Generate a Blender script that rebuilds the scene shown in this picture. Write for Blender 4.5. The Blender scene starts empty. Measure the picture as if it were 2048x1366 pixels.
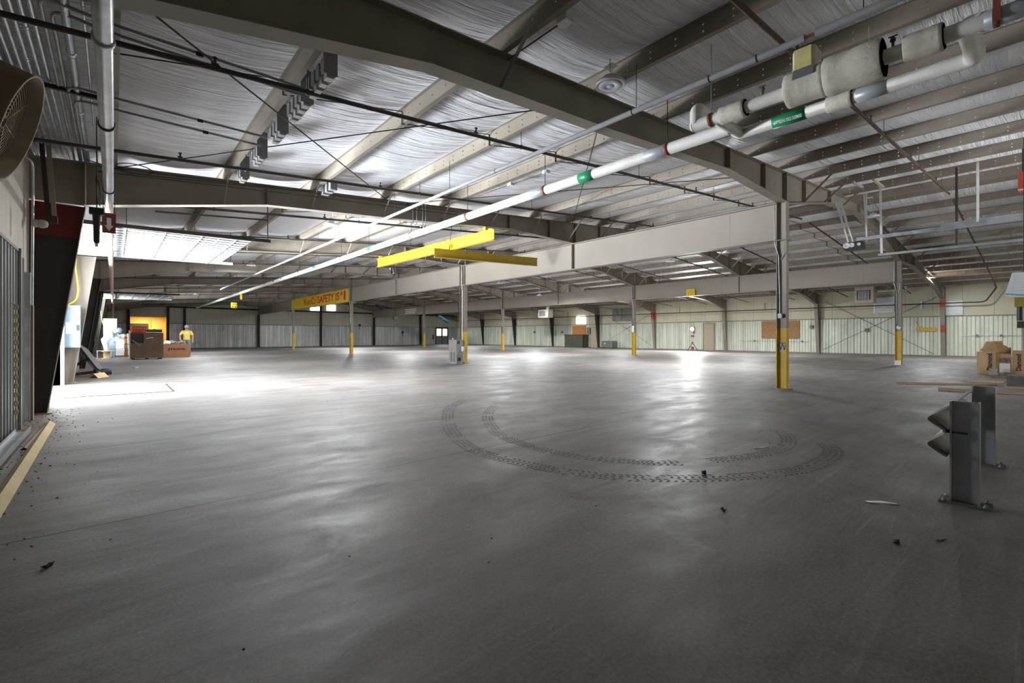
import bpy, bmesh, math, random
from mathutils import Vector, Matrix
random.seed(7)
S = bpy.context.scene
COL = S.collection
V = Vector
pi = math.pi
# ------------------------------------------------------------------ layout (metres)
B, SP = 6.096, 12.192            # bay length along the building, column line spacing across it
Y1, C1 = 3.81, 11.17             # first frame, first interior column line
C2 = C1 + SP
XL, XR, XM = -0.95, 35.45, 17.27  # wall faces and ridge
def FR(n): return Y1 + B*(n-1)
YE = FR(9)                        # end wall
YF = -2.4                         # front wall (behind the camera)
SL = 0.0755
def zr(x):                        # top of the rafters = underside of the purlins
    return 3.92 + SL*x if x <= XM else 3.92 + SL*(2*XM - x)
ORD = ['first','second','third','fourth','fifth','sixth','seventh','eighth','ninth','tenth','eleventh','twelfth','thirteenth','fourteenth','fifteenth','sixteenth','seventeenth','eighteenth']

# ------------------------------------------------------------------ materials
MATS = {}
def nodes_of(m):
    m.use_nodes = True
    nt = m.node_tree
    return nt, nt.nodes, nt.links, nt.nodes['Principled BSDF']
def sv(v): return (v[0], v[1], v[2], 1.0)
def noise(N, L, vec, scale, detail=4, rough=.55, dist=0.0):
    n = N.new('ShaderNodeTexNoise'); n.inputs['Scale'].default_value = scale
    n.inputs['Detail'].default_value = detail; n.inputs['Roughness'].default_value = rough; n.inputs['Distortion'].default_value = dist
    L.new(vec, n.inputs['Vector']); return n.outputs['Fac']
def mapping(N, L, vec, scale=(1,1,1), rot=(0,0,0), loc=(0,0,0)):
    m = N.new('ShaderNodeMapping'); m.inputs['Scale'].default_value = scale; m.inputs['Rotation'].default_value = rot; m.inputs['Location'].default_value = loc
    L.new(vec, m.inputs['Vector']); return m.outputs['Vector']
def ramp(N, L, fac, stops):
    r = N.new('ShaderNodeValToRGB'); e = r.color_ramp.elements
    e[0].position, e[0].color = stops[0][0], sv(stops[0][1])
    e[1].position, e[1].color = stops[-1][0], sv(stops[-1][1])
    for p, c in stops[1:-1]:
        q = e.new(p); q.color = sv(c)
    L.new(fac, r.inputs['Fac']); return r.outputs['Color']
def math_(N, L, op, a, b=None, c=None):
    n = N.new('ShaderNodeMath'); n.operation = op
    for i, v in enumerate((a, b, c)):
        if v is None: continue
        if isinstance(v, (int, float)): n.inputs[i].default_value = v
        else: L.new(v, n.inputs[i])
    return n.outputs[0]
def mixc(N, L, fac, a, b, mode='MIX'):
    n = N.new('ShaderNodeMix'); n.data_type = 'RGBA'; n.blend_type = mode
    for key, v in ((0, fac), (6, a), (7, b)):
        if isinstance(v, (int, float)): n.inputs[key].default_value = v
        elif isinstance(v, tuple): n.inputs[key].default_value = sv(v)
        else: L.new(v, n.inputs[key])
    return n.outputs[2]
def bump(N, L, h, strength, dist=.01):
    b = N.new('ShaderNodeBump'); b.inputs['Strength'].default_value = strength; b.inputs['Distance'].default_value = dist
    L.new(h, b.inputs['Height']); return b.outputs['Normal']
def mat(name, col, rough=.6, metal=0.0, var=.18, scale=3.0, stretch=(1,1,1), bmp=0.0, dirt=None, dirt_amt=.3, emit=None, estr=0, coat=0, spec=.5):
    """plain procedural paint / metal / board: colour with noise variation, optional second dirt colour and bump"""
    if name in MATS: return MATS[name]
    m = bpy.data.materials.new(name); nt, N, L, P = nodes_of(m)
    tc = N.new('ShaderNodeTexCoord'); v = mapping(N, L, tc.outputs['Object'], stretch)
    f = noise(N, L, v, scale, 6, .6)
    lo = tuple(max(0, c*(1-var)) for c in col); hi = tuple(min(1, c*(1+var)) for c in col)
    c = ramp(N, L, f, [(.3, lo), (.7, hi)])
    if dirt:
        f2 = noise(N, L, v, scale*.43, 8, .7, .3)
        k = ramp(N, L, f2, [(.5, (0,0,0)), (.68, (dirt_amt,)*3)])
        c = mixc(N, L, k, c, dirt)
    L.new(c, P.inputs['Base Color'])
    P.inputs['Roughness'].default_value = rough; P.inputs['Metallic'].default_value = metal
    P.inputs['Specular IOR Level'].default_value = spec
    if coat: P.inputs['Coat Weight'].default_value = coat
    if bmp:
        L.new(bump(N, L, noise(N, L, v, scale*6, 5, .6), bmp, .01), P.inputs['Normal'])
    if emit:
        P.inputs['Emission Color'].default_value = sv(emit); P.inputs['Emission Strength'].default_value = estr
    MATS[name] = m
    return m
STEEL = mat('steel_paint', (.27,.235,.19), .55, 0, .14, 1.5, dirt=(.12,.10,.08), dirt_amt=.35)
DARKST = mat('dark_steel', (.045,.038,.034), .6, 0, .2, 1.5, spec=.2)
GIRD = mat('girder_paint', (.325,.285,.237), .5, 0, .07, .8, dirt=(.25,.22,.18), dirt_amt=.3)
RED = mat('red_oxide', (.13,.010,.008), .6, 0, .15, 3)
REDB = mat('red_bright', (.42,.045,.025), .45, 0, .1, 3)
ORANGE = mat('orange_plastic', (.85,.10,.025), .45, 0, .1, 3)
YEL = mat('safety_yellow', (.62,.42,.035), .5, 0, .1, 2.5, dirt=(.25,.16,.03), dirt_amt=.45)
YELB = mat('crane_yellow', (.72,.50,.03), .45, 0, .06, 2.0)
GALV = mat('galvanised', (.50,.52,.54), .38, .75, .22, 5, dirt=(.25,.25,.25), dirt_amt=.4)
CONDUIT = mat('conduit_metal', (.55,.57,.60), .33, .8, .2, 6)
PIPEIRON = mat('black_iron', (.045,.038,.033), .55, 0, .25, 6, dirt=(.14,.06,.03), dirt_amt=.35)
RUST = mat('rusty_pipe', (.10,.07,.05), .65, 0, .3, 6, dirt=(.22,.09,.045), dirt_amt=.5)
COPPER = mat('copper', (.42,.16,.09), .4, .7, .3, 8)
PIPEW = mat('pipe_jacket_white', (.84,.82,.76), .5, 0, .08, 4, dirt=(.42,.35,.25), dirt_amt=.4, bmp=.15)
WRAP = mat('canvas_wrap', (.82,.77,.65), .8, 0, .12, 6, dirt=(.40,.31,.20), dirt_amt=.5, bmp=.6)
WRAPD = mat('wrap_cut_end', (.36,.29,.19), .9, 0, .3, 14, bmp=.6)
FOAM = mat('yellow_foam', (.74,.66,.28), .9, 0, .12, 12, bmp=.4)
GREYFOAM = mat('grey_pipe_foam', (.34,.335,.345), .7, 0, .1, 6)
TAPE = mat('grey_tape', (.47,.50,.53), .4, .2, .1, 6)
GREEN = mat('green_band', (.015,.26,.11), .4, 0, .06, 5)
WHITE = mat('white_paint', (.75,.75,.74), .45, 0, .06, 3)
WHITEP = mat('white_paper', (.82,.82,.84), .7, 0, .03, 5)
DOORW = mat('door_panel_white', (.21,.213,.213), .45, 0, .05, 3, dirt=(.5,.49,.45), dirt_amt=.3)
BLACK = mat('black_rubber', (.018,.018,.02), .55, 0, .3, 4)
BLACKP = mat('black_plastic', (.03,.03,.032), .4, 0, .2, 4)
GREYBOX = mat('grey_enclosure', (.20,.20,.205), .5, 0, .12, 4)
BLUEBOX = mat('blue_grey_cabinet', (.25,.34,.40), .45, 0, .07, 3)
BEIGE = mat('beige_enamel', (.52,.46,.40), .5, 0, .08, 3)
CARD = mat('cardboard', (.48,.30,.15), .8, 0, .1, 4, dirt=(.36,.21,.10), dirt_amt=.4)
CARDL = mat('cardboard_light', (.60,.42,.23), .8, 0, .1, 4)
BROWN = mat('brown_crate', (.16,.095,.06), .75, 0, .2, 2.5)
BROWNR = mat('brown_carton', (.27,.12,.055), .8, 0, .15, 3)
WOOD = mat('plywood_edge', (.50,.35,.19), .7, 0, .2, 5, (1,6,6))
OSB = mat('strand_board', (.37,.20,.09), .8, 0, .45, 22, dirt=(.18,.09,.04), dirt_amt=.5)
PLYOR = mat('orange_board', (.52,.21,.05), .7, 0, .12, 4)
DKGREEN = mat('dark_green_steel', (.07,.065,.04), .6, 0, .2, 3)
GREYCAB = mat('grey_green_chest', (.17,.18,.16), .6, 0, .15, 4)
TRANSF = mat('grey_cabinet', (.27,.26,.235), .5, 0, .08, 4)
GUARD = mat('guard_rail_zinc', (.45,.47,.50), .42, .55, .15, 5)
GUARDK = mat('guard_rail_beam', (.33,.31,.29), .5, .4, .2, 5)
BRASSY = mat('rusty_fan', (.30,.235,.14), .6, .1, .3, 4, dirt=(.13,.08,.04), dirt_amt=.6)
CREAM = mat('cream_panel', (.66,.62,.48), .6, 0, .06, 2)
LAMPG = mat('lamp_lens', (.62,.66,.70), .25, 0, .06, 6)
LAMPW = mat('lamp_housing', (.72,.72,.72), .4, .2, .06, 6)
DRED = mat('dark_red_hanger', (.23,.06,.04), .55, 0, .2, 8)
BLUE = mat('blue_plastic', (.03,.22,.36), .4, 0, .15, 4)
LBLUE = mat('blue_sheet', (.12,.40,.55), .4, 0, .2, 5)
YCORD = mat('yellow_cord', (.80,.62,.06), .5, 0, .08, 6)
LUMBER = mat('cardboard_channel', (.52,.40,.20), .75, 0, .12, 3, dirt=(.3,.2,.1), dirt_amt=.4)
CONC = mat('concrete_block', (.12,.115,.10), .9, 0, .25, 12)
SKIN = mat('skin', (.50,.27,.19), .55, 0, .06, 8)
SHIRTB = mat('aqua_shirt', (.36,.60,.66), .85, 0, .08, 8)
PANTSW = mat('white_trousers', (.72,.68,.62), .85, 0, .08, 8)
SHIRTY = mat('yellow_shirt', (.70,.57,.13), .85, 0, .08, 8)
PANTSD = mat('grey_camo_trousers', (.20,.20,.20), .85, 0, .6, 14)
CAPB = mat('blue_cap', (.16,.22,.32), .8, 0, .1, 8)
CAPG = mat('grey_cap', (.27,.28,.28), .8, 0, .1, 8)
SHOE = mat('dark_shoe', (.08,.05,.04), .7, 0, .2, 8)
INK = mat('black_ink', (.02,.018,.016), .8, 0, .1, 8)
REDINK = mat('red_lettering', (.62,.04,.01), .55, 0, .1, 8)
WHINK = mat('white_lettering', (.85,.87,.85), .6, 0, .03, 8)
SIGNY = mat('sign_yellow', (.80,.55,.03), .5, 0, .05, 2)
TYRE = mat('tyre_rubber_mark', (.095,.09,.087), .7, 0, .25, 6, spec=.15)
DEBRIS = mat('dirt_crumb', (.07,.05,.035), .95, 0, .3, 12)
GLASSW = mat('bright_pane', (.9,.9,.88), .3, 0, .03, 2, emit=(1,.97,.9), estr=2.4)
PANEW = mat('translucent_panel', (.72,.76,.74), .35, 0, .08, 3)
DOORT = mat('tan_door', (.46,.38,.27), .55, 0, .05, 3)
DOORG = mat('green_grey_door', (.18,.20,.17), .55, 0, .12, 3)
YROOM = mat('yellow_room_wall', (.70,.48,.16), .7, 0, .08, 2)
LEDE = mat('led_face', (1,1,1), .3, 0, 0, 2, emit=(1,.98,.93), estr=220)

def m_ceiling():
    m = bpy.data.materials.new('insulation_facing'); nt, N, L, P = nodes_of(m)
    tc = N.new('ShaderNodeTexCoord'); o = tc.outputs['Object']
    v1 = mapping(N, L, o, (.45, 9.0, .4)); w1 = noise(N, L, v1, 1.0, 5, .62, .6)
    v2 = mapping(N, L, o, (.9, 26.0, .5), (0,0,.06)); w2 = noise(N, L, v2, 1.0, 4, .6, .4)
    v3 = mapping(N, L, o, (.25, .35, .4)); big = noise(N, L, v3, 1.0, 3, .5)
    h = math_(N, L, 'ADD', math_(N, L, 'MULTIPLY', w1, .75), math_(N, L, 'MULTIPLY', w2, .28))
    L.new(bump(N, L, h, 1.0, .2), P.inputs['Normal'])
    c = ramp(N, L, big, [(.3, (.82,.82,.845)), (.7, (.89,.89,.91))])
    L.new(c, P.inputs['Base Color']); P.inputs['Roughness'].default_value = .42
    return m
CEIL = m_ceiling()

def m_purlin(double):
    m = bpy.data.materials.new('purlin_paint'); nt, N, L, P = nodes_of(m)
    tc = N.new('ShaderNodeTexCoord'); sp = N.new('ShaderNodeSeparateXYZ'); L.new(tc.outputs['Object'], sp.inputs[0])
    f = noise(N, L, mapping(N, L, tc.outputs['Object'], (1,.5,1)), 1.6, 5)
    c = ramp(N, L, f, [(.3, (.225,.19,.15)), (.7, (.31,.27,.22))])
    L.new(c, P.inputs['Base Color']); P.inputs['Roughness'].default_value = .5; P.inputs['Specular IOR Level'].default_value = .25
    y = math_(N, L, 'SUBTRACT', math_(N, L, 'FRACT', math_(N, L, 'MULTIPLY', sp.outputs['Y'], 1/.31)), .5)
    y = math_(N, L, 'MULTIPLY', y, .31)
    z = math_(N, L, 'SUBTRACT', sp.outputs['Z'], .095)
    if double: z = math_(N, L, 'SUBTRACT', math_(N, L, 'ABSOLUTE', z), .036)
    d = math_(N, L, 'SQRT', math_(N, L, 'ADD', math_(N, L, 'MULTIPLY', y, y), math_(N, L, 'MULTIPLY', z, z)))
    hole = math_(N, L, 'LESS_THAN', d, .0115)
    tr = N.new('ShaderNodeBsdfTransparent'); mx = N.new('ShaderNodeMixShader')
    L.new(hole, mx.inputs[0]); L.new(P.outputs[0], mx.inputs[1]); L.new(tr.outputs[0], mx.inputs[2])
    L.new(mx.outputs[0], N['Material Output'].inputs['Surface'])
    return m
PUR1, PUR2 = m_purlin(False), m_purlin(True)

def m_floor():
    m = bpy.data.materials.new('worn_concrete'); nt, N, L, P = nodes_of(m)
    tc = N.new('ShaderNodeTexCoord'); o = tc.outputs['Object']
    sp = N.new('ShaderNodeSeparateXYZ'); L.new(o, sp.inputs[0])
    base = ramp(N, L, noise(N, L, o, .35, 7, .62, .2), [(.32, (.180,.167,.160)), (.68, (.272,.262,.257))])
    # scuffs in several driving directions
    for rot, sc, amt, sd in ((.25, (.6, 2.4, 1), .40, 0), (1.25, (.5, 2.2, 1), .40, 5.3), (-.5, (.4, 4.0, 1), .34, 9.1), (.9, (.8, 9.0, 1), .30, 2.2)):
        f = noise(N, L, mapping(N, L, o, sc, (0,0,rot), (sd, sd*.7, 0)), 1.0, 7, .66, .5)
        k = ramp(N, L, f, [(.50, (0,0,0)), (.66, (amt,)*3)])
        base = mixc(N, L, k, base, (.125,.108,.095))
    f = noise(N, L, mapping(N, L, o, (.22, 8.0, 1), (0,0,.6)), 1.0, 6, .6, .8)
    base = mixc(N, L, ramp(N, L, f, [(.60, (0,0,0)), (.72, (.35,)*3)]), base, (.43,.42,.41))
    blot = noise(N, L, o, .8, 9, .72, .6)
    base = mixc(N, L, ramp(N, L, blot, [(.50, (0,0,0)), (.63, (.62,)*3)]), base, (.135,.112,.093))
    # earth washed in along the left wall
    dx = math_(N, L, 'ADD', sp.outputs['X'], math_(N, L, 'MULTIPLY', noise(N, L, o, 1.7, 6, .65), 1.1))
    dk = N.new('ShaderNodeMapRange'); dk.inputs[1].default_value = .35; dk.inputs[2].default_value = -.55
    L.new(dx, dk.inputs[0])
    base = mixc(N, L, math_(N, L, 'MULTIPLY', dk.outputs[0], .75), base, (.15,.105,.07))
    fine = noise(N, L, o, 55, 3, .7)
    base = mixc(N, L, .5, base, ramp(N, L, fine, [(.3, (.22,.21,.20)), (.7, (.78,.76,.75))]), 'OVERLAY')
    sc = noise(N, L, mapping(N, L, o, (1.2, 30, 1), (0,0,.5)), 1.0, 5, .65, .7); sc2 = noise(N, L, mapping(N, L, o, (1.0, 24, 1), (0,0,-.75), (4,7,0)), 1.0, 5, .65, .7)
    base = mixc(N, L, ramp(N, L, sc, [(.60, (0,0,0)), (.70, (.4,)*3)]), base, (.11,.095,.083)); base = mixc(N, L, ramp(N, L, sc2, [(.62, (0,0,0)), (.72, (.38,)*3)]), base, (.40,.385,.37))
    # saw-cut joints on the frame lines and column lines
    wob = math_(N, L, 'MULTIPLY', math_(N, L, 'SUBTRACT', noise(N, L, o, 1.3, 4), .5), .05)
    fy = math_(N, L, 'FRACT', math_(N, L, 'DIVIDE', math_(N, L, 'ADD', math_(N, L, 'SUBTRACT', sp.outputs['Y'], 3.86 - B*.5), wob), B))
    jy = math_(N, L, 'LESS_THAN', math_(N, L, 'ABSOLUTE', math_(N, L, 'SUBTRACT', fy, .5)), .0018)
    fx = math_(N, L, 'FRACT', math_(N, L, 'DIVIDE', math_(N, L, 'SUBTRACT', sp.outputs['X'], C1 - SP*.5), SP))
    jx = math_(N, L, 'LESS_THAN', math_(N, L, 'ABSOLUTE', math_(N, L, 'SUBTRACT', fx, .5)), .0006)
    j = math_(N, L, 'MULTIPLY', math_(N, L, 'MAXIMUM', jy, jx), .75)
    base = mixc(N, L, j, base, (.05,.042,.036))
    L.new(base, P.inputs['Base Color'])
    rr = N.new('ShaderNodeMapRange'); rr.inputs[3].default_value = .43; rr.inputs[4].default_value = .64
    L.new(noise(N, L, mapping(N, L, o, (1,2.2,1), (0,0,.4)), 1.1, 6, .65, .4), rr.inputs[0]); rr.inputs[1].default_value = .3; rr.inputs[2].default_value = .7
    L.new(rr.outputs[0], P.inputs['Roughness'])
    P.inputs['Specular IOR Level'].default_value = .36
    h = math_(N, L, 'ADD', noise(N, L, o, 9, 6, .6), math_(N, L, 'MULTIPLY', j, -.6))
    L.new(bump(N, L, h, .16, .012), P.inputs['Normal'])
    return m
FLOOR = m_floor()

def m_wall(name, axis, pitch, c1, c2, seam=(.2,.19,.16), w=.008, stain=(.30,.27,.2)):
    m = bpy.data.materials.new(name); nt, N, L, P = nodes_of(m)
    tc = N.new('ShaderNodeTexCoord'); o = tc.outputs['Object']; sp = N.new('ShaderNodeSeparateXYZ'); L.new(o, sp.inputs[0])
    st = (3,3,.35)
    c = ramp(N, L, noise(N, L, mapping(N, L, o, (.8,.8,.5)), 1.0, 5, .6), [(.3, c1), (.7, c2)])
    k = ramp(N, L, noise(N, L, mapping(N, L, o, st), 1.0, 7, .7), [(.56, (0,0,0)), (.75, (.35,)*3)])
    c = mixc(N, L, k, c, stain)
    f = math_(N, L, 'FRACT', math_(N, L, 'DIVIDE', sp.outputs[axis], pitch))
    s = math_(N, L, 'LESS_THAN', math_(N, L, 'ABSOLUTE', math_(N, L, 'SUBTRACT', f, .5)), w/pitch)
    c = mixc(N, L, math_(N, L, 'MULTIPLY', s, .7), c, seam)
    L.new(c, P.inputs['Base Color']); P.inputs['Roughness'].default_value = .6
    return m
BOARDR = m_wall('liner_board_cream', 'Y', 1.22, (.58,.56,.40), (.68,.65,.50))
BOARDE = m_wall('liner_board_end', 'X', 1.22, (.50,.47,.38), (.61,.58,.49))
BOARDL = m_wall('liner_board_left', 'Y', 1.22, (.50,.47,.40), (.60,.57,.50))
def m_liner(name, c1, c2, st, metal, rough, axis='Y', pitch=.34, off=0.0):
    m = bpy.data.materials.new(name); nt, N, L, P = nodes_of(m)
    o = N.new('ShaderNodeTexCoord').outputs['Object']
    c = ramp(N, L, noise(N, L, mapping(N, L, o, (2.6,2.6,.25)), 1.0, 7, .68), [(.32, c1), (.66, c2)])
    k = ramp(N, L, noise(N, L, mapping(N, L, o, (1.4,1.4,.9), (0,0,0), (3,1,2)), 1.0, 8, .7), [(.54, (0,0,0)), (.72, (.5,)*3)])
    c = mixc(N, L, k, c, st)
    sp = N.new('ShaderNodeSeparateXYZ'); L.new(o, sp.inputs[0])
    f = math_(N, L, 'FRACT', math_(N, L, 'DIVIDE', math_(N, L, 'SUBTRACT', sp.outputs[axis], off), pitch))
    c = mixc(N, L, math_(N, L, 'MULTIPLY', math_(N, L, 'LESS_THAN', f, .07), .6), c, (.10,.10,.085))
    pan = N.new('ShaderNodeTexWhiteNoise'); pan.noise_dimensions = '1D'; L.new(math_(N, L, 'FLOOR', math_(N, L, 'DIVIDE', math_(N, L, 'SUBTRACT', sp.outputs[axis], off), pitch)), pan.inputs['W'])
    c = mixc(N, L, math_(N, L, 'MULTIPLY', pan.outputs['Value'], .30), c, st)
    L.new(c, P.inputs['Base Color']); P.inputs['Roughness'].default_value = rough; P.inputs['Metallic'].default_value = metal
    return m
LINR = m_liner('ribbed_liner_pale', (.58,.61,.48), (.82,.85,.73), (.36,.37,.27), .1, .42, 'Y', .34, -2.4)
LINE = m_liner('ribbed_liner_zinc', (.42,.43,.42), (.72,.72,.69), (.22,.22,.19), .35, .42, 'X', .4, 3.76)
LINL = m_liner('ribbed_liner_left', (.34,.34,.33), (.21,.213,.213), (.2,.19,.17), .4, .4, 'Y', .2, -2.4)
def m_plate():
    m = bpy.data.materials.new('tread_plate'); nt, N, L, P = nodes_of(m)
    o = N.new('ShaderNodeTexCoord').outputs['Object']; sp = N.new('ShaderNodeSeparateXYZ'); L.new(o, sp.inputs[0])
    a = math_(N, L, 'ABSOLUTE', math_(N, L, 'SINE', math_(N, L, 'MULTIPLY', sp.outputs['X'], pi/.085)))
    b = math_(N, L, 'ABSOLUTE', math_(N, L, 'SINE', math_(N, L, 'MULTIPLY', sp.outputs['Y'], pi/.17)))
    g = math_(N, L, 'MULTIPLY', a, b)
    c = ramp(N, L, g, [(.25, (.22,.21,.20)), (.7, (.40,.39,.38))])
    L.new(c, P.inputs['Base Color']); P.inputs['Roughness'].default_value = .45; P.inputs['Metallic'].default_value = .2
    L.new(bump(N, L, g, .6, .01), P.inputs['Normal'])
    return m
PLATE = m_plate()

# ------------------------------------------------------------------ mesh builder
class MB:
    def __init__(s): s.v = []; s.f = []; s.sm = []
    def add(s, vs, fs, smooth=False):
        b = len(s.v); s.v += [V(p) for p in vs]; s.f += [tuple(b+i for i in f) for f in fs]; s.sm += [smooth]*len(fs); return s
    def box(s, a, b):
        x0,y0,z0 = (min(a[i],b[i]) for i in range(3)); x1,y1,z1 = (max(a[i],b[i]) for i in range(3))
        return s.add([(x0,y0,z0),(x1,y0,z0),(x1,y1,z0),(x0,y1,z0),(x0,y0,z1),(x1,y0,z1),(x1,y1,z1),(x0,y1,z1)],
                     [(0,3,2,1),(4,5,6,7),(0,1,5,4),(1,2,6,5),(2,3,7,6),(3,0,4,7)])
    def obox(s, c, ax, ay, az):
        c = V(c); ax, ay, az = V(ax), V(ay), V(az)
        vs = [c+i*ax+j*ay+k*az for k in (-.5,.5) for i,j in ((-.5,-.5),(.5,-.5),(.5,.5),(-.5,.5))]
        return s.add(vs, [(0,3,2,1),(4,5,6,7),(0,1,5,4),(1,2,6,5),(2,3,7,6),(3,0,4,7)])
    def bar(s, p, q, w, h, up=(0,0,1)):
        p, q = V(p), V(q); d = q-p; n = d.normalized(); u = V(up)
        if abs(n.dot(u)) > .98: u = V((1,0,0))
        r = n.cross(u).normalized(); u = r.cross(n)
        return s.obox((p+q)/2, d, r*w, u*h)
    def tube(s, pts, r, seg=10, cap=True):
        pts = [V(p) for p in pts]; n = len(pts); rs = r if isinstance(r, (list, tuple)) else [r]*n
        rings = []; ref = None
        for i, p in enumerate(pts):
            if i == 0: d = pts[1]-p
            elif i == n-1: d = p-pts[i-1]
            else: d = (pts[i+1]-p).normalized() + (p-pts[i-1]).normalized()
            d = d.normalized()
            if ref is None:
                ref = V((0,0,1)) if abs(d.z) < .9 else V((1,0,0))
            a = (ref - d*ref.dot(d))
            if a.length < 1e-4: a = V((0,1,0)) - d*d.y
            a.normalize(); ref = a; b = d.cross(a)
            rings.append([p + (a*math.cos(2*pi*k/seg) + b*math.sin(2*pi*k/seg))*rs[i] for k in range(seg)])
        vs = [x for ring in rings for x in ring]
        fs = [(i*seg+k, i*seg+(k+1)%seg, (i+1)*seg+(k+1)%seg, (i+1)*seg+k) for i in range(n-1) for k in range(seg)]
        s.add(vs, fs, True)
        if cap:
            s.add(rings[0], [tuple(reversed(range(seg)))]); s.add(rings[-1], [tuple(range(seg))])
        return s
    def lathe(s, c, prof, axis='Z', seg=24):
        c = V(c); vs = []
        for r, h in prof:
            for k in range(seg):
                a = 2*pi*k/seg; x, y = r*math.cos(a), r*math.sin(a)
                vs.append(c + (V((x,y,h)) if axis == 'Z' else V((h,x,y)) if axis == 'X' else V((y,h,x))))
        n = len(prof)
        fs = [(i*seg+k, i*seg+(k+1)%seg, (i+1)*seg+(k+1)%seg, (i+1)*seg+k) for i in range(n-1) for k in range(seg)]
        s.add(vs, fs, True)
        for i, rev in ((0, True), (n-1, False)):
            if prof[i][0] > 1e-4:
                idx = [i*seg+k for k in range(seg)]
                b = len(s.v)-len(vs)
                s.f.append(tuple(b+j for j in (reversed(idx) if rev else idx))); s.sm.append(False)
        return s
    def prism(s, poly, ext):          # planar polygon (3-D points) extruded by a vector
        n = len(poly); e = V(ext); vs = [V(p) for p in poly] + [V(p)+e for p in poly]
        fs = [tuple(reversed(range(n))), tuple(range(n, 2*n))] + [(i, (i+1)%n, n+(i+1)%n, n+i) for i in range(n)]
        return s.add(vs, fs)
    def sheet(s, grid, smooth=True):  # rows of points
        r, c = len(grid), len(grid[0]); vs = [p for row in grid for p in row]
        return s.add(vs, [(i*c+j, i*c+j+1, (i+1)*c+j+1, (i+1)*c+j) for i in range(r-1) for j in range(c-1)], smooth)
    def build(s, name, m, parent=None, bevel=0, origin=None):
        me = bpy.data.meshes.new(name)
        o = bpy.data.objects.new(name, me); COL.objects.link(o)
        if parent is not None:
            w = WLOC[parent.name]; o.parent = parent; WLOC[o.name] = w
        else:
            w = V(origin) if origin is not None else V((0,0,0)); o.location = w; WLOC[o.name] = w
        me.from_pydata([tuple(p-w) for p in s.v], [], s.f); me.update()
        if any(s.sm):
            me.polygons.foreach_set('use_smooth', s.sm)
        bm = bmesh.new(); bm.from_mesh(me); bmesh.ops.recalc_face_normals(bm, faces=bm.faces); bm.to_mesh(me); bm.free()
        me.materials.append(m)
        if bevel:
            md = o.modifiers.new('bevel', 'BEVEL'); md.width = bevel; md.segments = 2; md.limit_method = 'ANGLE'
        return o
WLOC = {}
def tag(o, label, cat, group=None, kind=None):
    o['label'] = label; o['category'] = cat
    if group: o['group'] = group
    if kind: o['kind'] = kind
    return o
def thing(name, loc, label, cat, group=None, kind=None):
    o = bpy.data.objects.new(name, None); COL.objects.link(o); o.location = loc; WLOC[o.name] = V(loc); o.empty_display_size = .1
    return tag(o, label, cat, group, kind)
def struct(o): o['kind'] = 'structure'; return o
def text(name, body, c, xd, yd, w, h, m, parent, ext=.002, bold=.02):
    """lettering as a mesh fitted to a w x h field centred on c, reading along xd with its top towards yd"""
    cu = bpy.data.curves.new(name, 'FONT'); cu.body = body; cu.size = 1; cu.extrude = .01; cu.offset = bold
    tmp = bpy.data.objects.new(name + '_outline', cu); COL.objects.link(tmp)
    dg = bpy.context.evaluated_depsgraph_get(); dg.update()
    me = bpy.data.meshes.new_from_object(tmp.evaluated_get(dg)); me.name = name
    bpy.data.objects.remove(tmp)
    me.materials.clear(); me.materials.append(m)
    xs = [v.co.x for v in me.vertices]; ys = [v.co.y for v in me.vertices]
    x0, x1, y0, y1 = min(xs), max(xs), min(ys), max(ys)
    xd, yd = V(xd).normalized(), V(yd).normalized(); n = xd.cross(yd); c = V(c) - WLOC[parent.name]
    for v in me.vertices:
        v.co = c + xd*((v.co.x-(x0+x1)/2)/(x1-x0)*w) + yd*((v.co.y-(y0+y1)/2)/(y1-y0)*h) + n*(v.co.z/.01*ext)
    o = bpy.data.objects.new(name, me); COL.objects.link(o); o.parent = parent; WLOC[o.name] = WLOC[parent.name]
    return o
def arc(c, u, v, r, a0, a1, n=6):
    c, u, v = V(c), V(u), V(v)
    return [c + (u*math.cos(a0+(a1-a0)*i/n) + v*math.sin(a0+(a1-a0)*i/n))*r for i in range(n+1)]
def bend(pts, r, n=5):               # round the corners of a polyline
    pts = [V(p) for p in pts]; out = [pts[0]]
    for i in range(1, len(pts)-1):
        p, a, b = pts[i], pts[i-1], pts[i+1]
        d1, d2 = (a-p), (b-p); k = min(r, d1.length*.45, d2.length*.45)
        A, Bp = p + d1.normalized()*k, p + d2.normalized()*k
        for t in range(n+1):
            t /= n; out.append(A*(1-t)**2 + p*2*t*(1-t) + Bp*t*t)
    out.append(pts[-1]); return out
# ================================================================== SETTING
struct(MB().box((-3.2,-4.6,-.3), (37.2,YE+3.5,0)).build('floor', FLOOR))
# insulation draped over the purlins
PX = [-.96, -.015] + [1.53+1.545*k for k in range(11)]
PXR = sorted([2*XM - x for x in PX])
LINES = PX + PXR
def ceil_sheet():
    mb = MB(); ys = [YF-.3 + .762*i for i in range(int((YE+1.0-YF)/.762)+1)]
    edges = [-1.3] + LINES + [35.85]; xs = []
    for a, b in zip(edges, edges[1:]):
        n = 8 if b-a > .9 else 3
        for i in range(n): xs.append((a + (b-a)*i/n, i/n, b-a))
    xs.append((edges[-1], 0, 1))
    rnd = random.Random(3); grid = []
    gap = {}
    for iy, y in enumerate(ys):
        row = []
        for x, u, w in xs:
            k = (round((x-u*w)*10), iy//2); g = gap.setdefault(k, rnd.uniform(.7, 1.25))
            s = .085*min(1, w/1.5)*g*4*u*(1-u) if w > .9 else 0
            row.append(V((x, y, zr(x)+.208 - s)))
        grid.append(row)
    return mb.sheet(grid)
struct(ceil_sheet().build('ceiling', CEIL))
struct(MB().sheet([[V((x,y,zr(x)+.36)) for x in (-1.4,XM,35.9)] for y in (YF-.4, YE+1.2)], False).build('trim_1', DARKST))

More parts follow.
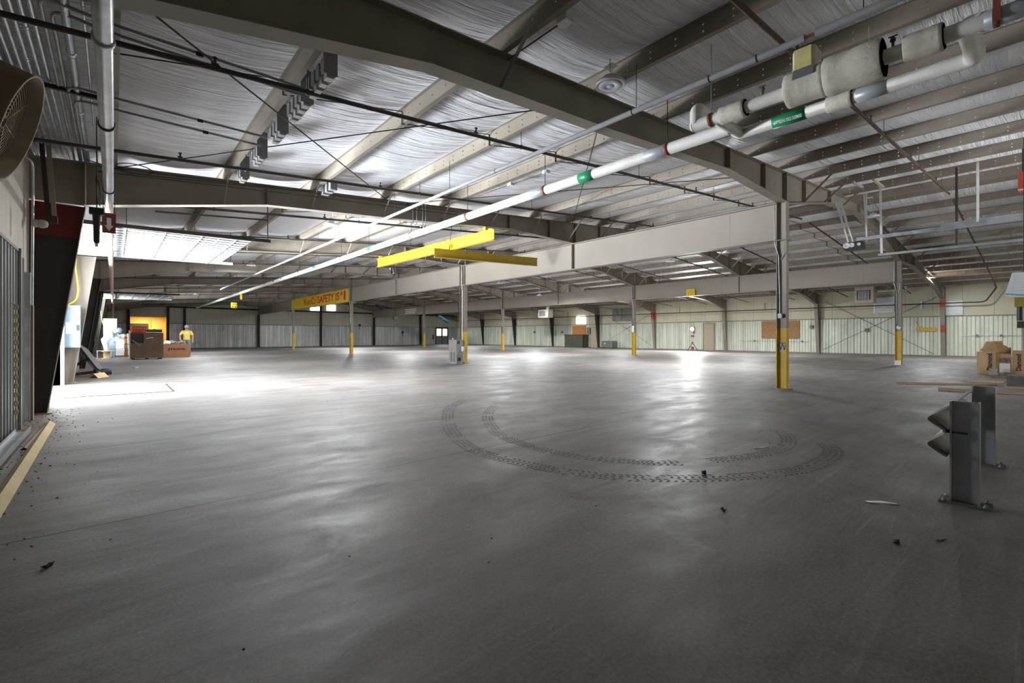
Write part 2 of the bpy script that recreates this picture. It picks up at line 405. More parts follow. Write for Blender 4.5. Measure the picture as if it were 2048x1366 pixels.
def liner(mb, p, along, length, z0, z1, nrm, pitch=.3, depth=.032):
    """trapezoid-ribbed sheet standing on p, ribs towards nrm"""
    p, a, n = V(p), V(along), V(nrm); prof = []; t = 0
    while t < length-1e-6:
        for dt, d in ((0,0), (.46,0), (.58,1), (.88,1)):
            tt = min(length, t+dt*pitch); prof.append((tt, d*depth))
        t += pitch
    prof.append((length, 0))
    mb.sheet([[p + a*t + n*d + V((0,0,z)) for t, d in prof] for z in (z0, z1)], False)
    return mb
HL = 2.23                                    # liner height
# --- left wall with two dock door openings
D1 = (11.15, 15.25, 3.02); D2 = (28.75, 33.05, 2.95)
def seg_y(mb, x0, x1, runs, z0, z1):
    for a, b in runs: mb.box((x0,a,z0), (x1,b,z1))
w = MB(); seg_y(w, -1.25, XL, ((YF-.2,D1[0]), (D1[1],D2[0]), (D2[1],YE+.2)), 0, 4.05)
w.box((-1.25,D1[0],D1[2]), (XL,D1[1],4.05)).box((-1.25,D2[0],D2[2]), (XL,D2[1],4.05))
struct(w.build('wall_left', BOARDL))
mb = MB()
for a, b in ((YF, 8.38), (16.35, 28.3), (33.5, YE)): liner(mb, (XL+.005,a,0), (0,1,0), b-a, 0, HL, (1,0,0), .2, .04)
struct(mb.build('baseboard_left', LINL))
mb = MB()
for a, b in ((YF, 8.4), (16.3, 28.3), (33.5, YE)): mb.box((XL-.02,a,HL), (XL+.055,b,HL+.035))
struct(mb.build('trim_2', STEEL))
# door jambs
for i, (d, nm) in enumerate(((D1,'door_1'),(D2,'door_2'))):
    f = MB()
    f.box((-1.27,d[0]-.11,0), (XL+.06,d[0],d[2]+.12)).box((-1.27,d[1],0), (XL+.06,d[1]+.14,d[2]+.12)).box((-1.27,d[0],d[2]), (XL+.04,d[1],d[2]+.12))
    struct(f.build(nm, WHITE))
# ground outside the docks
struct(MB().box((-40,-30,-1.3), (-3.2,90,-1.2)).build('trim_3', mat('pale_gravel', (.55,.53,.5), .9, 0, .2, .6)))
# --- right wall: cream board above, ribbed liner below
struct(MB().box((XR+.04,YF-.2,0), (XR+.3,YE+.2,4.1)).build('wall_right', BOARDR))
mb = MB(); liner(mb, (XR+.035,YF,0), (0,1,0), YE-YF, 0, HL, (-1,0,0), .34, .045)
struct(mb.build('baseboard_right', LINR))
mb = MB().box((XR-.04,YF,HL), (XR+.06,YE,HL+.05)).box((XR-.02,YF,0), (XR+.06,YE,.05))
struct(mb.build('trim_4', STEEL))
# --- end wall (gable)
GA = (1.1, 3.66, 2.84)                      # opening into the yellow room
def gable(y0, y1, x0=-1.25, x1=35.75, op=None):
    m_ = MB()
    def strip(a, b, zlo):
        xs = [a] + ([XM] if a < XM < b else []) + [b]
        m_.prism([V((x,y0,zr(x)+.2)) for x in xs] + [V((x,y0,zlo)) for x in reversed(xs)], (0,y1-y0,0))
    if op:
        strip(x0, op[0], 0); strip(op[0], op[1], op[2]); strip(op[1], x1, 0)
    else: strip(x0, x1, 0)
    return m_
struct(gable(YE+.04, YE+.25, op=GA).build('wall_back', BOARDE))
mb = MB()
liner(mb, (-.95,YE+.035,0), (1,0,0), 1.95, 0, HL, (0,-1,0), .2, .035); liner(mb, (3.76,YE+.035,0), (1,0,0), 32.1-3.76, 0, HL, (0,-1,0), .2, .035); liner(mb, (34.0,YE+.035,0), (1,0,0), 1.4, 0, HL, (0,-1,0), .2, .035)
struct(mb.build('baseboard_back', LINE))
struct(MB().box((3.7,YE-.04,HL), (35.4,YE+.06,HL+.06)).box((-.9,YE-.04,HL), (1.0,YE+.06,HL+.06)).build('trim_5', STEEL))
struct(MB().box((3.7,YE-.1,3.72), (35.2,YE+.06,3.86)).build('trim_6', DARKST))
# --- front wall (behind the camera) with a dock opening on the right
D3 = (12.5, 16.6, 3.25)
f = MB()
def fstrip(a, b, zlo):
    xs = [a] + ([XM] if a < XM < b else []) + [b]
    f.prism([V((x,YF-.25,zr(x)+.2)) for x in xs] + [V((x,YF-.25,zlo)) for x in reversed(xs)], (0,.25,0))
fstrip(-1.25, D3[0], 0); fstrip(D3[0], D3[1], D3[2]); fstrip(D3[1], 35.75, 0)
struct(f.build('wall_front', BOARDE))

# ================================================================== STEEL FRAME
def both(x, left): return x if left else 2*XM-x
BOT = [(-.33,3.22),(2.25,3.70),(5.0,3.88),(8.4,4.17),(11.02,4.11),(11.32,4.11),(14.35,4.68),(17.27,4.90)]
XS_L = sorted(set([-.95,-.33,2.25,5.0,8.4,11.02,11.32,14.35,17.27]))
def zb(x):
    if x > XM: x = 2*XM - x
    if x <= BOT[0][0]: return BOT[0][1]
    for (a, za), (b, zb_) in zip(BOT, BOT[1:]):
        if a <= x <= b: return za + (zb_-za)*(x-a)/(b-a)
XS = XS_L + [2*XM-x for x in reversed(XS_L[:-1])]
def rafter(n):
    y = FR(n); dark = n in (1,2,4,5)
    nm = ORD[n-1]
    t = thing('roof_rafter', (XM, y, zb(XM)), ('nearest of the tapered steel roof rafters, crossing the top of the picture' if n == 1 else
        'tapered steel roof rafter against the far end wall' if n == 9 else 'tapered steel roof rafter, %s frame away from the camera' % nm), 'rafter', 'tapered roof rafters')
    w_ = MB(); xs = [x for x in XS if -.34 <= x <= 34.88]
    for a, b in zip(xs, xs[1:]):
        w_.prism([V((a,y-.005,zb(a)+.008)), V((b,y-.005,zb(b)+.008)), V((b,y-.005,zr(b)-.012)), V((a,y-.005,zr(a)-.012))], (0,.01,0))
    # knee ends over the columns
    for L_ in (True, False):
        p = [(-.95,3.22),(-.34,3.22),(-.34,zr(-.34)-.012),(-.95,zr(-.95)-.012)]
        w_.prism([V((both(x,L_),y-.005,z)) for x, z in p], (0,.01,0))
    w_.build('web', STEEL, t)
    ft = MB(); fb = MB()
    for a, b in zip(XS, XS[1:]):
        ft.prism([V((a,y-.095,zr(a)-.012)), V((b,y-.095,zr(b)-.012)), V((b,y-.095,zr(b))), V((a,y-.095,zr(a)))], (0,.19,0))
        if a >= -.34 and b <= 34.88:
            fb.prism([V((a,y-.095,zb(a))), V((b,y-.095,zb(b))), V((b,y-.095,zb(b)+.012)), V((a,y-.095,zb(a)+.012))], (0,.19,0))
    ft.build('top_flange', STEEL, t); fb.build('bottom_flange', STEEL, t)
    sx = [-.34, 2.25, 8.4, 10.0, 11.17, 12.4, 14.35]
    if n == 1: sx.remove(2.25)
    for x in [v for v in sx] + [2*XM-v for v in sx] + [XM]:
        MB().box((x-.006,y-.09,zb(x)+.01), (x+.006,y+.09,zr(x)-.012)).build('stiffener', STEEL, t)
    # flange braces from the purlins down to the bottom flange
    for i, x in enumerate(LINES[2:-2]):
        if n == 9: break
        if n == 1 and i not in (1, 5, 7, 8, 9, 12, 13, 14, 16, 18): continue
        for s in (-1, 1):
            if n == 1 and (i == 5 or i == 1) and s == (-1 if i == 5 else 1): continue
            MB().bar((x, y+s*(.16+ (zr(x)-zb(x))*.9), zr(x)+.03), (x, y+s*.06, zb(x)+.03), .045, .012, (1,0,0)).build('flange_brace', STEEL, t)
    return t
for n in range(1, 10): rafter(n)

def wall_column(n, left):
    y = FR(n); s = 1 if left else -1
    xo = -1.02 if left else 2*XM+1.02
    side = 'left' if left else 'right'
    pos = {True: 'left wall', False: 'right wall'}[left]
    look = 'tapered steel wall column'
    if left and n == 2: look = 'near black tapered steel column with a dark red band'
    elif left and n == 3: look = 'tapered steel column behind the blue grey switch box'
    extra = {}
    if not left and n in (1, 2, 4): look = 'tapered steel column with red painted bands'
    t = thing('wall_column', (both(-.9,left), y, 0), '%s at the %s, %s frame from the camera' % (look, pos, ORD[n-1]), 'column', 'tapered columns along the ' + pos)
    M_ = DARKST if (left and n in (2,4,5)) or (not left and n >= 5) else STEEL  # some wall columns use a darker steel tone
    def xi(z): return -.76 + (.43)*min(1, z/3.22)            # inner edge leans in towards the roof
    P = lambda x, z: V((both(x,left), y, z))
    def webpoly(z0, z1): return [P(-1.0,z0), P(xi(z0)-.012,z0), P(xi(z1)-.012,z1), P(-1.0,z1)]
    e = V((0,.01,0)); o_ = V((0,-.005,0))
    def web(z0, z1, m_, nm='web'): MB().prism([p+o_ for p in webpoly(z0,z1)], e).build(nm, m_, t)
    def flange(z0, z1, m_, nm): MB().prism([V((both(xi(z0)-.012,left),y-.1,z0)), V((both(xi(z0),left),y-.1,z0)), V((both(xi(z1),left),y-.1,z1)), V((both(xi(z1)-.012,left),y-.1,z1))], (0,.2,0)).build(nm, m_, t)
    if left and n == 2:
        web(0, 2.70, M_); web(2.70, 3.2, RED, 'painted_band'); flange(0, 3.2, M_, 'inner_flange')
    elif not left and n == 1:
        web(0,3.2,M_); flange(0,1.35,M_,'inner_flange'); flange(1.35,1.75,REDB,'painted_band'); flange(1.75,2.75,M_,'inner_flange'); flange(2.75,3.15,REDB,'painted_band'); flange(3.15,3.2,M_,'inner_flange')
    elif not left and n == 2:
        web(0,.95,M_); web(.95,1.6,REDB,'painted_band'); web(1.6,3.2,M_,'upper_web'); flange(0,3.2,M_,'inner_flange')
    elif not left and n == 4:
        web(0,2.55,M_); web(2.55,3.2,REDB,'painted_band'); flange(0,2.55,M_,'inner_flange'); flange(2.55,3.2,REDB,'painted_band')
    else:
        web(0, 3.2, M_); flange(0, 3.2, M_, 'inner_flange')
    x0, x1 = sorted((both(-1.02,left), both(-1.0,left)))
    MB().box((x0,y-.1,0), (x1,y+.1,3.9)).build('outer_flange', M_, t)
    x0, x1 = sorted((both(-1.05,left), both(-.70,left)))
    MB().box((x0,y-.13,0), (x1,y+.13,.016)).build('base_plate', STEEL, t)
    if left and n == 5:
        MB().tube([(-.66,y-.03,.9),(-.5,y-.03,2.2),(-.4,y-.03,3.1)], .012, 6).build('conduit', CONDUIT, t)
for n in range(2, 9): wall_column(n, True)
for n in range(1, 9): wall_column(n, False)

# interior columns: H sections, safety yellow to chest height
HZ = 3.28; YH = 1.34
def hsec(mb, x, y, z0, z1, d=.2, b=.15, tw=.009, tf=.012):
    mb.box((x-tw/2,y-d/2+tf,z0), (x+tw/2,y+d/2-tf,z1))
    mb.box((x-b/2,y-d/2,z0), (x+b/2,y-d/2+tf,z1)); mb.box((x-b/2,y+d/2-tf,z0), (x+b/2,y+d/2,z1)); return mb
WHERE = {(1,1):'nearest free-standing', (1,3):'free-standing', (1,5):'free-standing', (1,7):'free-standing'}
COLLAB = {(1,1):'nearest grey steel column with yellow base and a triangle sign on its web',
 (1,3):'grey steel column with yellow base standing beside the grey electrical cabinet',
 (1,5):'grey steel column with yellow base at the right end of the yellow safety banner',
 (1,7):'grey steel column with yellow base at the left end of the yellow safety banner',
 (2,1):'grey steel column with yellow base and a white box near the right, in front of the pale wall',
 (2,3):'grey steel column with yellow base and a white notice, left of the bright work light',
 (2,5):'grey steel column with yellow base, next one right of the column with the cabinet',
 (2,7):'far grey steel column with yellow base, left of the double door'}
def int_column(l, n):
    x, y = (C1 if l == 1 else C2), FR(n)
    t = thing('steel_column', (x,y,0), COLLAB[(l,n)], 'column', 'yellow-based interior columns')
    hsec(MB(), x, y, YH, HZ-.016).build('shaft', GIRD if n == 1 else STEEL, t)
    hsec(MB(), x, y, .02, YH, .206, .156, .012, .015).build('yellow_base', YEL, t)
    MB().box((x-.14,y-.16,0), (x+.14,y+.16,.02)).build('base_plate', STEEL, t)
    MB().box((x-.12,y-.14,HZ-.016), (x+.12,y+.14,HZ)).build('cap_plate', STEEL, t)
    if n == 1:
        hsec(MB(), x, y-.0, HZ+.0, 4.105, .2, .19).build('upper_post', GIRD, t)
        MB().tube([(x-.085,y+.13,4.2),(x-.085,y+.13,HZ-.05),(x-.05,y+.06,HZ-.35),(x-.035,y+.045,2.0),(x-.035,y+.045,1.62)], .011, 6).build('conduit', CONDUIT, t)
        MB().tube([(x-.05,y-.06,HZ-.06),(x-.04,y-.04,HZ-.3),(x-.03,y+.02,HZ-.42)], .009, 6).build('conduit', CONDUIT, t)
    elif l == 1 and n == 3:
        MB().tube([(x-.12,y+.14,4.7),(x-.12,y+.14,4.2),(x-.13,y+.14,3.2),(x-.1,y+.14,.9)], .028, 8).build('conduit', RUST, t)
        MB().tube([(x-.12,y+.03,4.7),(x-.12,y+.03,3.4),(x-.08,y+.03,3.0),(x-.08,y+.03,.5)], .02, 8).build('conduit', CONDUIT, t)
    else:
        MB().tube([(x-.1,y+.06,4.75),(x-.1,y+.06,3.35),(x-.04,y+.03,2.9),(x-.04,y+.03,1.9)], .018, 6).build('conduit', CONDUIT, t)
    return t
colt = {}
for n in (1,3,5,7):
    for l in (1,2): colt[(l,n)] = int_column(l, n)
# triangle sign, switch box etc on columns
t = colt[(1,1)]
MB().prism([V((C1-.012,FR(1)+.06,1.02)), V((C1-.012,FR(1)-.075,1.02)), V((C1-.012,FR(1)-.075,.82)), V((C1-.012,FR(1)+.06,.82))], (-.004,0,0)).build('sign_plate', mat('sign_grey', (.45,.45,.46), .5), t)
mb = MB()
for a, b in (((.06,1.01),(.035,.86)), ((.035,.86),(-.005,1.0)), ((-.005,1.0),(-.045,.86)), ((-.045,.86),(-.07,1.0)), ((.06,1.01),(-.07,1.01))):
    mb.bar((C1-.018,FR(1)+a[0],a[1]), (C1-.018,FR(1)+b[0],b[1]), .012, .003, (1,0,0))
mb.build('sign_mark', INK, t)
MB().box((C1-.06,FR(1)+.0,1.56), (C1-.005,FR(1)+.085,1.66)).build('switch_box', WHITE, t)
MB().box((C1-.055,FR(1)-.03,1.57), (C1-.005,FR(1)-.001,1.655)).build('switch_side', BLACKP, t)
t = colt[(2,1)]
MB().box((C2-.14,FR(1)-.1,.02), (C2-.08,FR(1)+.1,.2)).build('white_shoe', WHITE, t)
MB().obox((C2-.11,FR(1)-.02,1.48), (.05,0,0), (0,.13,.06), (0,-.05,.1)).build('switch_box', WHITE, t)
t = colt[(2,3)]
MB().box((C2-.095,FR(3)-.07,1.36), (C2-.08,FR(3)+.07,1.75)).build('notice', WHITEP, t)
t = colt[(1,5)]
mb = MB()
for z in (.3,.42,.52,.62,.75,.9,1.02): mb.box((C1-.083,FR(5)-.1,z), (C1-.079,FR(5)-.02,z+.05))
mb.build('black_marks', INK, t)

# girders on the two column lines
def girder(x, l):
    t = thing('girder_beam', (x,FR(1),HZ), 'deep grey steel girder along the %s row of columns' % ('nearer' if l == 1 else 'farther'), 'girder', 'deep grey girders')
    y0, y1 = FR(1)+(.1 if True else 0), YE-.02
    MB().box((x-.006,y0,HZ+.016), (x+.006,y1,4.09)).build('web', GIRD, t)
    MB().box((x-.12,y0,4.09), (x+.12,y1,4.109)).build('top_flange', GIRD, t)
    MB().box((x-.12,y0,HZ), (x+.12,y1,HZ+.018)).build('bottom_flange', GIRD, t)
    for n in range(2, 9):
        if n in (3,5,7):
            for d in (-.09,.09): MB().box((x-.115,FR(n)+d-.006,HZ+.018), (x+.115,FR(n)+d+.006,4.09)).build('stiffener', STEEL, t)
        else: MB().box((x-.115,FR(n)-.006,HZ+.018), (x+.115,FR(n)+.006,4.09)).build('stiffener', STEEL, t)
    for yy in (FR(1)+1.15, FR(2)+.9, FR(4)+1.2): MB().box((x-.0085,yy-.005,HZ+.02), (x-.0055,yy+.005,4.088)).build('weld_seam', STEEL, t)
    return t
girder(C1, 1); girder(C2, 2)

# end wall posts
for i, x in enumerate((.98, 3.76, 5.0, 11.17, 17.34, 23.5, 29.75)):
    d = .12 if x < 6 else .2
    lab = ['slim dark post left of the yellow doorway', 'slim dark post right of the yellow doorway', 'dark end wall post behind the man in the yellow shirt', 'dark end wall post under the far end of the nearer girder',
           'dark end wall post at the middle of the end wall', 'dark end wall post under the far end of the farther girder', 'dark end wall post left of the double door'][i]
    t = thing('wall_post', (x,YE-.1,0), lab, 'post', 'end wall posts')
    top = (2.84 if False else zb(x)) 
    y = YE-.1-d/2; ft = top
    if x in (C1, 23.5): ft = HZ-.002
    MB().box((x-.005,y-d/2+.01,0), (x+.005,y+d/2-.01,ft)).build('web', DARKST, t)
    MB().box((x-.1,y-d/2,0), (x+.1,y-d/2+.01,ft)).box((x-.1,y+d/2-.01,0), (x+.1,y+d/2,ft)).build('flange', DARKST, t)

# purlins
for i, x in enumerate(LINES):
    left = i < len(PX); k = i if left else len(LINES)-1-i
    z0 = zr(x); mb = MB()
    mb.box((x-.0015,YF,z0+.002), (x+.0015,YE,z0+.2))
    mb.box((x,YF,z0+.0005), (x+.062,YE,z0+.0035)).box((x+.059,YF,z0+.0035), (x+.062,YE,z0+.018))
    mb.box((x-.062,YF,z0+.1985), (x,YE,z0+.2015))
    who = 'the eave strut' if k == 0 else '%s up the slope' % ORD[k-1]
    o = mb.build('roof_purlin', PUR2 if x > 3.5 else PUR1, None, origin=(x,0,z0))
    tag(o, 'cold-formed steel roof purlin, %s from the %s wall' % ('lowest' if k == 0 else ORD[k], 'left' if left else 'right'), 'purlin', 'roof purlins')

# zigzag bridging between the purlins, one line per bay on each slope
for n in range(0, 9):
    y = FR(n)+2.1
    for left in (True, False):
        ls = PX if left else PXR
        pts = []
        for a in ls[1:] if left else ls[:-1]:
            if left: pts += [(a-.012, y, zr(a)+.17), (a-.012, y, zr(a)-.004)]
            else: pts += [(a-.012, y, zr(a)+.17), (a-.012, y, zr(a)-.004)]
        if n == 0 and not left: continue
        o = MB().tube(pts, .012, 4).build('purlin_bridging', DARKST)
        tag(o, 'thin dark bridging bar zigzagging between purlins on the %s slope, %s bay' % ('left' if left else 'right', 'camera' if n == 0 else ORD[n-1]), 'bridging bar', 'purlin bridging')
# rod bracing under the roof of the first bay
def rod(name, p, q, r, label, cat, m=DARKST):
    o = MB().tube([p, q], r, 6).build(name, m); tag(o, label, cat); return o
rod('brace_rod', (-.35,3.88,3.62), (4.75,9.82,4.25), .009, 'thin roof brace rod running down from top left to the second rafter', 'brace rod')
rod('brace_rod', (.02,9.82,3.88), (4.75,3.9,4.24), .009, 'thin roof brace rod rising left to right under the white ceiling', 'brace rod')
rod('brace_rod', (5.0,3.9,4.26), (11.0,9.82,4.72), .009, 'thin roof brace rod passing behind the white water pipe', 'brace rod')
rod('brace_rod', (11.0,3.9,4.72), (5.2,9.82,4.28), .009, 'thin roof brace rod above the yellow crane beams', 'brace rod')
for lab, a, b in (('right wall near the camera, rising to the near column',(4.1,3.35),(9.7,.2)), ('right wall near the camera, rising to the far column',(9.5,3.4),(4.2,.12)),
                  ('behind the grey chest, rising to the near column',(22.3,3.2),(27.9,.25)), ('behind the grey chest, rising to the far column',(27.4,3.2),(22.4,.3))):
    rod('brace_rod', (35.3+.03*(b[0]>a[0]),a[0],a[1]), (35.3+.03*(b[0]>a[0]),b[0],b[1]), .011, 'thin wall brace rod, ' + lab, 'brace rod')
# ================================================================== OVERHEAD SERVICES
# galvanised vent pipe along the left side
PZ, PXX = 3.13, -.05
t = thing('vent_pipe', (PXX,5,PZ), 'long galvanised pipe hung under the rafters along the left wall', 'pipe')
MB().tube([(PXX,YF+.1,PZ),(PXX,8.9,PZ)], .052, 18).build('pipe', GALV, t)
for i, yy in enumerate((1.6, 4.05, 5.68, 8.2)):
    MB().lathe((PXX,yy,PZ), [(.053,-.02),(.063,-.018),(.063,.018),(.053,.02)], 'Y', 18).build('coupling', BLACKP if i > 1 else GALV, t)
MB().tube([(PXX,8.9,PZ),(PXX,10.9,PZ-.045),(PXX,36,PZ-.055)], .05, 14).build('far_pipe', mat('galvanised_warm', (.55,.43,.34), .45, .4, .2, 4), t)
for yy in (12.0, 14.5, 17.0, 19.6, 23, 27, 31): MB().lathe((PXX,yy,PZ), [(.051,-.03),(.063,-.025),(.063,.025),(.051,.03)], 'Y', 14).build('coupling', RUST, t)
for yy in (3.0, 6.5, 9.3, 15.6, 21.7, 27.8): MB().tube([(PXX,yy,PZ+.06),(PXX,yy,zr(PXX)+.02)], .006, 5).build('hanger_rod', DARKST, t)
for nm, p in (('down_pipe', [(PXX,36,PZ),(PXX,36,1.9)]),): MB().tube(p, .065, 12).build(nm, RUST, t)
t = thing('pipe_marker', (PXX,9.0,PZ-.2), 'dark red marker plate with a white arrow hung on the galvanised pipe', 'sign')
MB().box((PXX-.075,8.86,2.66), (PXX+.075,8.875,2.95)).build('plate', DRED, t)
MB().prism([V((PXX-.025,8.856,2.88)),V((PXX+.025,8.856,2.88)),V((PXX+.025,8.856,2.77)),V((PXX+.05,8.856,2.77)),V((PXX,8.856,2.69)),V((PXX-.05,8.856,2.77)),V((PXX-.025,8.856,2.77))], (0,-.003,0)).build('arrow', WHINK, t)
for dx in (-.06,.06): MB().tube([(PXX+dx,8.868,2.94),(PXX+dx*1.1,8.868,PZ)], .004, 5).build('strap', DARKST, t)
t = thing('hanging_reel', (-.16,7.75,2.35), 'dark tube shaped cord retractor hanging beside the galvanised pipe', 'cord reel')
MB().lathe((-.16,7.75,2.33), [(.02,0),(.03,.02),(.033,.2),(.04,.34),(.04,.38)], 'Z', 14).build('body', DARKST, t)
MB().box((-.23,7.71,2.69), (-.09,7.79,2.77)).build('bracket', DARKST, t)
MB().tube([(-.16,7.75,2.76),(-.16,7.75,zr(-.16)+.0)], .006, 5).build('hanger_rod', DARKST, t)
MB().lathe((-.16,7.75,2.29), [(.016,0),(.016,.045)], 'Z', 10).build('end_cap', WHITE, t)
MB().tube(bend([(-.13,7.75,2.8),(-.12,7.75,3.0),(-.17,7.76,3.2),(-.15,7.75,2.82)], .08), .005, 5).build('cable', BLACK, t)

# conduit bank under the left eave
rack = [-.92,-.86,-.79,-.725,-.66,-.595,-.53]
for i, x in enumerate(rack):
    t = thing('electrical_conduit', (x,4.5,3.95), 'straight steel conduit under the left eave, %s from the wall' % ORD[i], 'conduit', 'conduits under the left eave')
    MB().tube([(x,-.6,3.96),(x,10.6,3.96)], .0185, 8).build('conduit', CONDUIT, t)
    for yy in (4.6+.35*((i*5)%7), 8.6+.13*i): MB().lathe((x,yy,3.96), [(.019,-.03),(.0235,-.025),(.0235,.025),(.019,.03)], 'Y', 8).build('coupling', CONDUIT, t)
for i, (x, yy, z2, x2, dz) in enumerate(((-.46,5.3,3.83,1.5,.0), (-.40,5.46,3.83,1.5,0), (-.38,6.95,3.84,1.5,0), (-.34,7.3,3.84,1.5,0))):
    y0 = 10.4
    pts = bend([(x,y0,3.93),(x,yy+.001,3.93 if i < 2 else 3.9),(x+.35,yy-.02,z2+.04),(1.58,yy-.05,z2+.02+.05*dz)], .22, 7)
    lab = ['upper steel conduit sweeping off the eave bank to the near end of the box row', 'lower steel conduit sweeping off the eave bank to the near end of the box row',
           'upper steel conduit sweeping off the eave bank to the middle of the box row', 'lower steel conduit sweeping off the eave bank to the middle of the box row'][i]
    t = thing('electrical_conduit', (x,yy,3.9), lab, 'conduit', 'conduits under the left eave')
    MB().tube(pts, .016, 8).build('conduit', CONDUIT if i < 0 else mat('conduit_dull', (.30,.31,.31), .4, .6, .15, 5), t)
    MB().lathe((.62+.1*i,yy-.045,z2+.021), [(.017,-.03),(.022,-.025),(.022,.025),(.017,.03)], 'X', 8).build('coupling', DARKST, t)
t = thing('electrical_conduit', (-.31,5,3.92), 'thicker steel conduit right of the eave bank with clamped couplings', 'conduit')
MB().tube([(-.31,-.4,3.93),(-.31,10.3,3.93)], .034, 12).build('conduit', mat('conduit_dark', (.36,.40,.42), .35, .7, .2, 5), t)
for yy in (6.2, 7.75, 9.2): MB().lathe((-.31,yy,3.93), [(.035,-.04),(.043,-.03),(.043,.03),(.035,.04)], 'Y', 12).build('coupling', CONDUIT, t)
t = thing('electrical_conduit', (-.2,5,3.95), 'thinnest steel conduit between the thick conduit and the galvanised pipe', 'conduit')
MB().tube([(-.195,-.4,3.95),(-.195,10.3,3.95)], .011, 8).build('conduit', CONDUIT, t)
for yy in (4.3, 5.3, 8.2): MB().lathe((-.195,yy,3.95), [(.0115,-.02),(.016,-.016),(.016,.016),(.0115,.02)], 'Y', 8).build('coupling', CONDUIT, t)
o = MB().box((-1.0,7.1,3.885), (-.02,7.14,3.93)).build('strut_channel', DARKST); tag(o, 'dark strut channel carrying the conduit bank near the left rafter knee', 'bracket')

# row of junction boxes on the second purlin
def jbox(y, i, tall, lab):
    t = thing('junction_box', (1.66,y,3.98), lab, 'junction box', 'junction boxes along the purlin')
    z1 = 4.02
    if tall:
        MB().box((1.60,y-.05,3.83), (1.74,y-.035,4.2)).build('back_plate', GREYBOX, t)
    mb = MB().prism([V((1.605,y-.035,3.86)),V((1.605,y+.06,3.86)),V((1.605,y+.06,4.0)),V((1.605,y-.035,4.0))], (.03,0,0))
    mb.build('mounting_bar', GREYBOX, t)
    MB().prism([V((1.635,y-.03,3.80)), V((1.70,y-.03,3.80)), V((1.745,y-.03,3.85)), V((1.745,y-.03,4.0)), V((1.635,y-.03,4.0))], (0,.085,0)).build('cover', mat('box_cover', (.40,.40,.39), .35, .4, .1, 5), t)
    return t
groups = [(4.80,4,0), (5.55,4,1), (6.55,3,2), (7.65,3,3), (8.85,2,4)]
gn = ['nearest the big rafter','second nearest the big rafter','in the middle of the row','second from the far rafter','nearest the far rafter']
for gy, cnt, gi in groups:
    for k in range(cnt):
        jbox(gy + .155*k, k, k == 0, '%s grey junction box of the purlin group %s' % (ORD[k], gn[gi]))
for k in range(3):
    y = 9.0 + .2*k
    t = thing('junction_box', (3.2,y,4.0), '%s of three grey boxes on the next purlin by the second rafter' % ORD[k], 'junction box', 'junction boxes along the purlin')
    MB().box((3.14,y-.05,3.98), (3.27,y+.06,4.14)).build('cover', GREYBOX, t)
    MB().box((3.15,y-.01,4.14), (3.19,y+.02,4.2)).build('mounting_bar', GREYBOX, t)

# sprinkler lines up the slopes
def valve(mb, x, y, z):
    mb.tube([(x,y,z),(x,y,z+.07)], .012, 6); mb.lathe((x,y,z+.07), [(.008,0),(.022,.01),(.022,.02),(.008,.03)], 'Z', 8); mb.tube([(x-.03,y,z+.03),(x+.03,y,z+.03)], .014, 6)
sprY = [5.2,8.25,11.3,14.35,17.4,20.45,23.5,26.55,29.6,32.65,35.7,38.75,41.8,44.85,47.9,50.95]
for i, y in enumerate([1.7]+sprY):
    for left in (True, False):
        xs = (-.93, 16.9) if left else (17.7, 35.3)
        if i == 0: xs = (3.0, 16.9) if left else (17.7, 33.0)
        P = lambda x: V((x,y,zr(x)-.24))
        t = thing('sprinkler_pipe', P(xs[0]), ('rust streaked' if i == 0 else 'dark') + ' sprinkler pipe along the %s roof slope, %s line from the camera' % ('left' if left else 'right', ORD[i]), 'sprinkler pipe', 'sprinkler lines')
        r = .026 if i < 4 else .02
        MB().tube([P(xs[0]), P((xs[0]+xs[1])/2), P(xs[1])], r, 8).build('pipe', RUST if i == 0 else PIPEIRON, t)
        lines = [x for x in (PX if left else PXR) if xs[0]+.3 < x < xs[1]-.2]
        for k, x in enumerate(lines[1::2]):
            mb = MB().tube([(x+.05,y,zr(x+.05)+.0),(x+.05,y,zr(x+.05)-.24+r)], .005, 5); mb.lathe((x+.05,y,zr(x+.05)-.24), [(r+.001,-.012),(r+.008,-.012),(r+.008,.012),(r+.001,.012)], 'X', 10)
            mb.build('hanger', PIPEIRON, t)
        for k, x in enumerate(lines[:-1:2]):
            mb = MB(); valve(mb, x+.75, y, zr(x+.75)-.24+r*.5); mb.build('sprinkler_head', PIPEIRON, t)
# rusty wall main along the right wall
t = thing('sprinkler_main', (35.15,20,2.95), 'dark sprinkler main running along the top of the right wall', 'sprinkler pipe')
MB().tube(bend([(33.0,1.7,zr(33)-.24),(34.80,1.72,zr(34.80)-.24),(34.80,2.1,3.0),(34.80,2.3,2.95),(34.80,3.6,2.96),(34.80,52.3,3.1)], .12), .035, 8).build('pipe', PIPEIRON, t)
for yy in (13.0, 19.5, 25.6, 31.7): MB().tube([(34.80,yy,2.99),(34.80,yy,3.5)], .02, 6).build('riser', PIPEIRON, t)

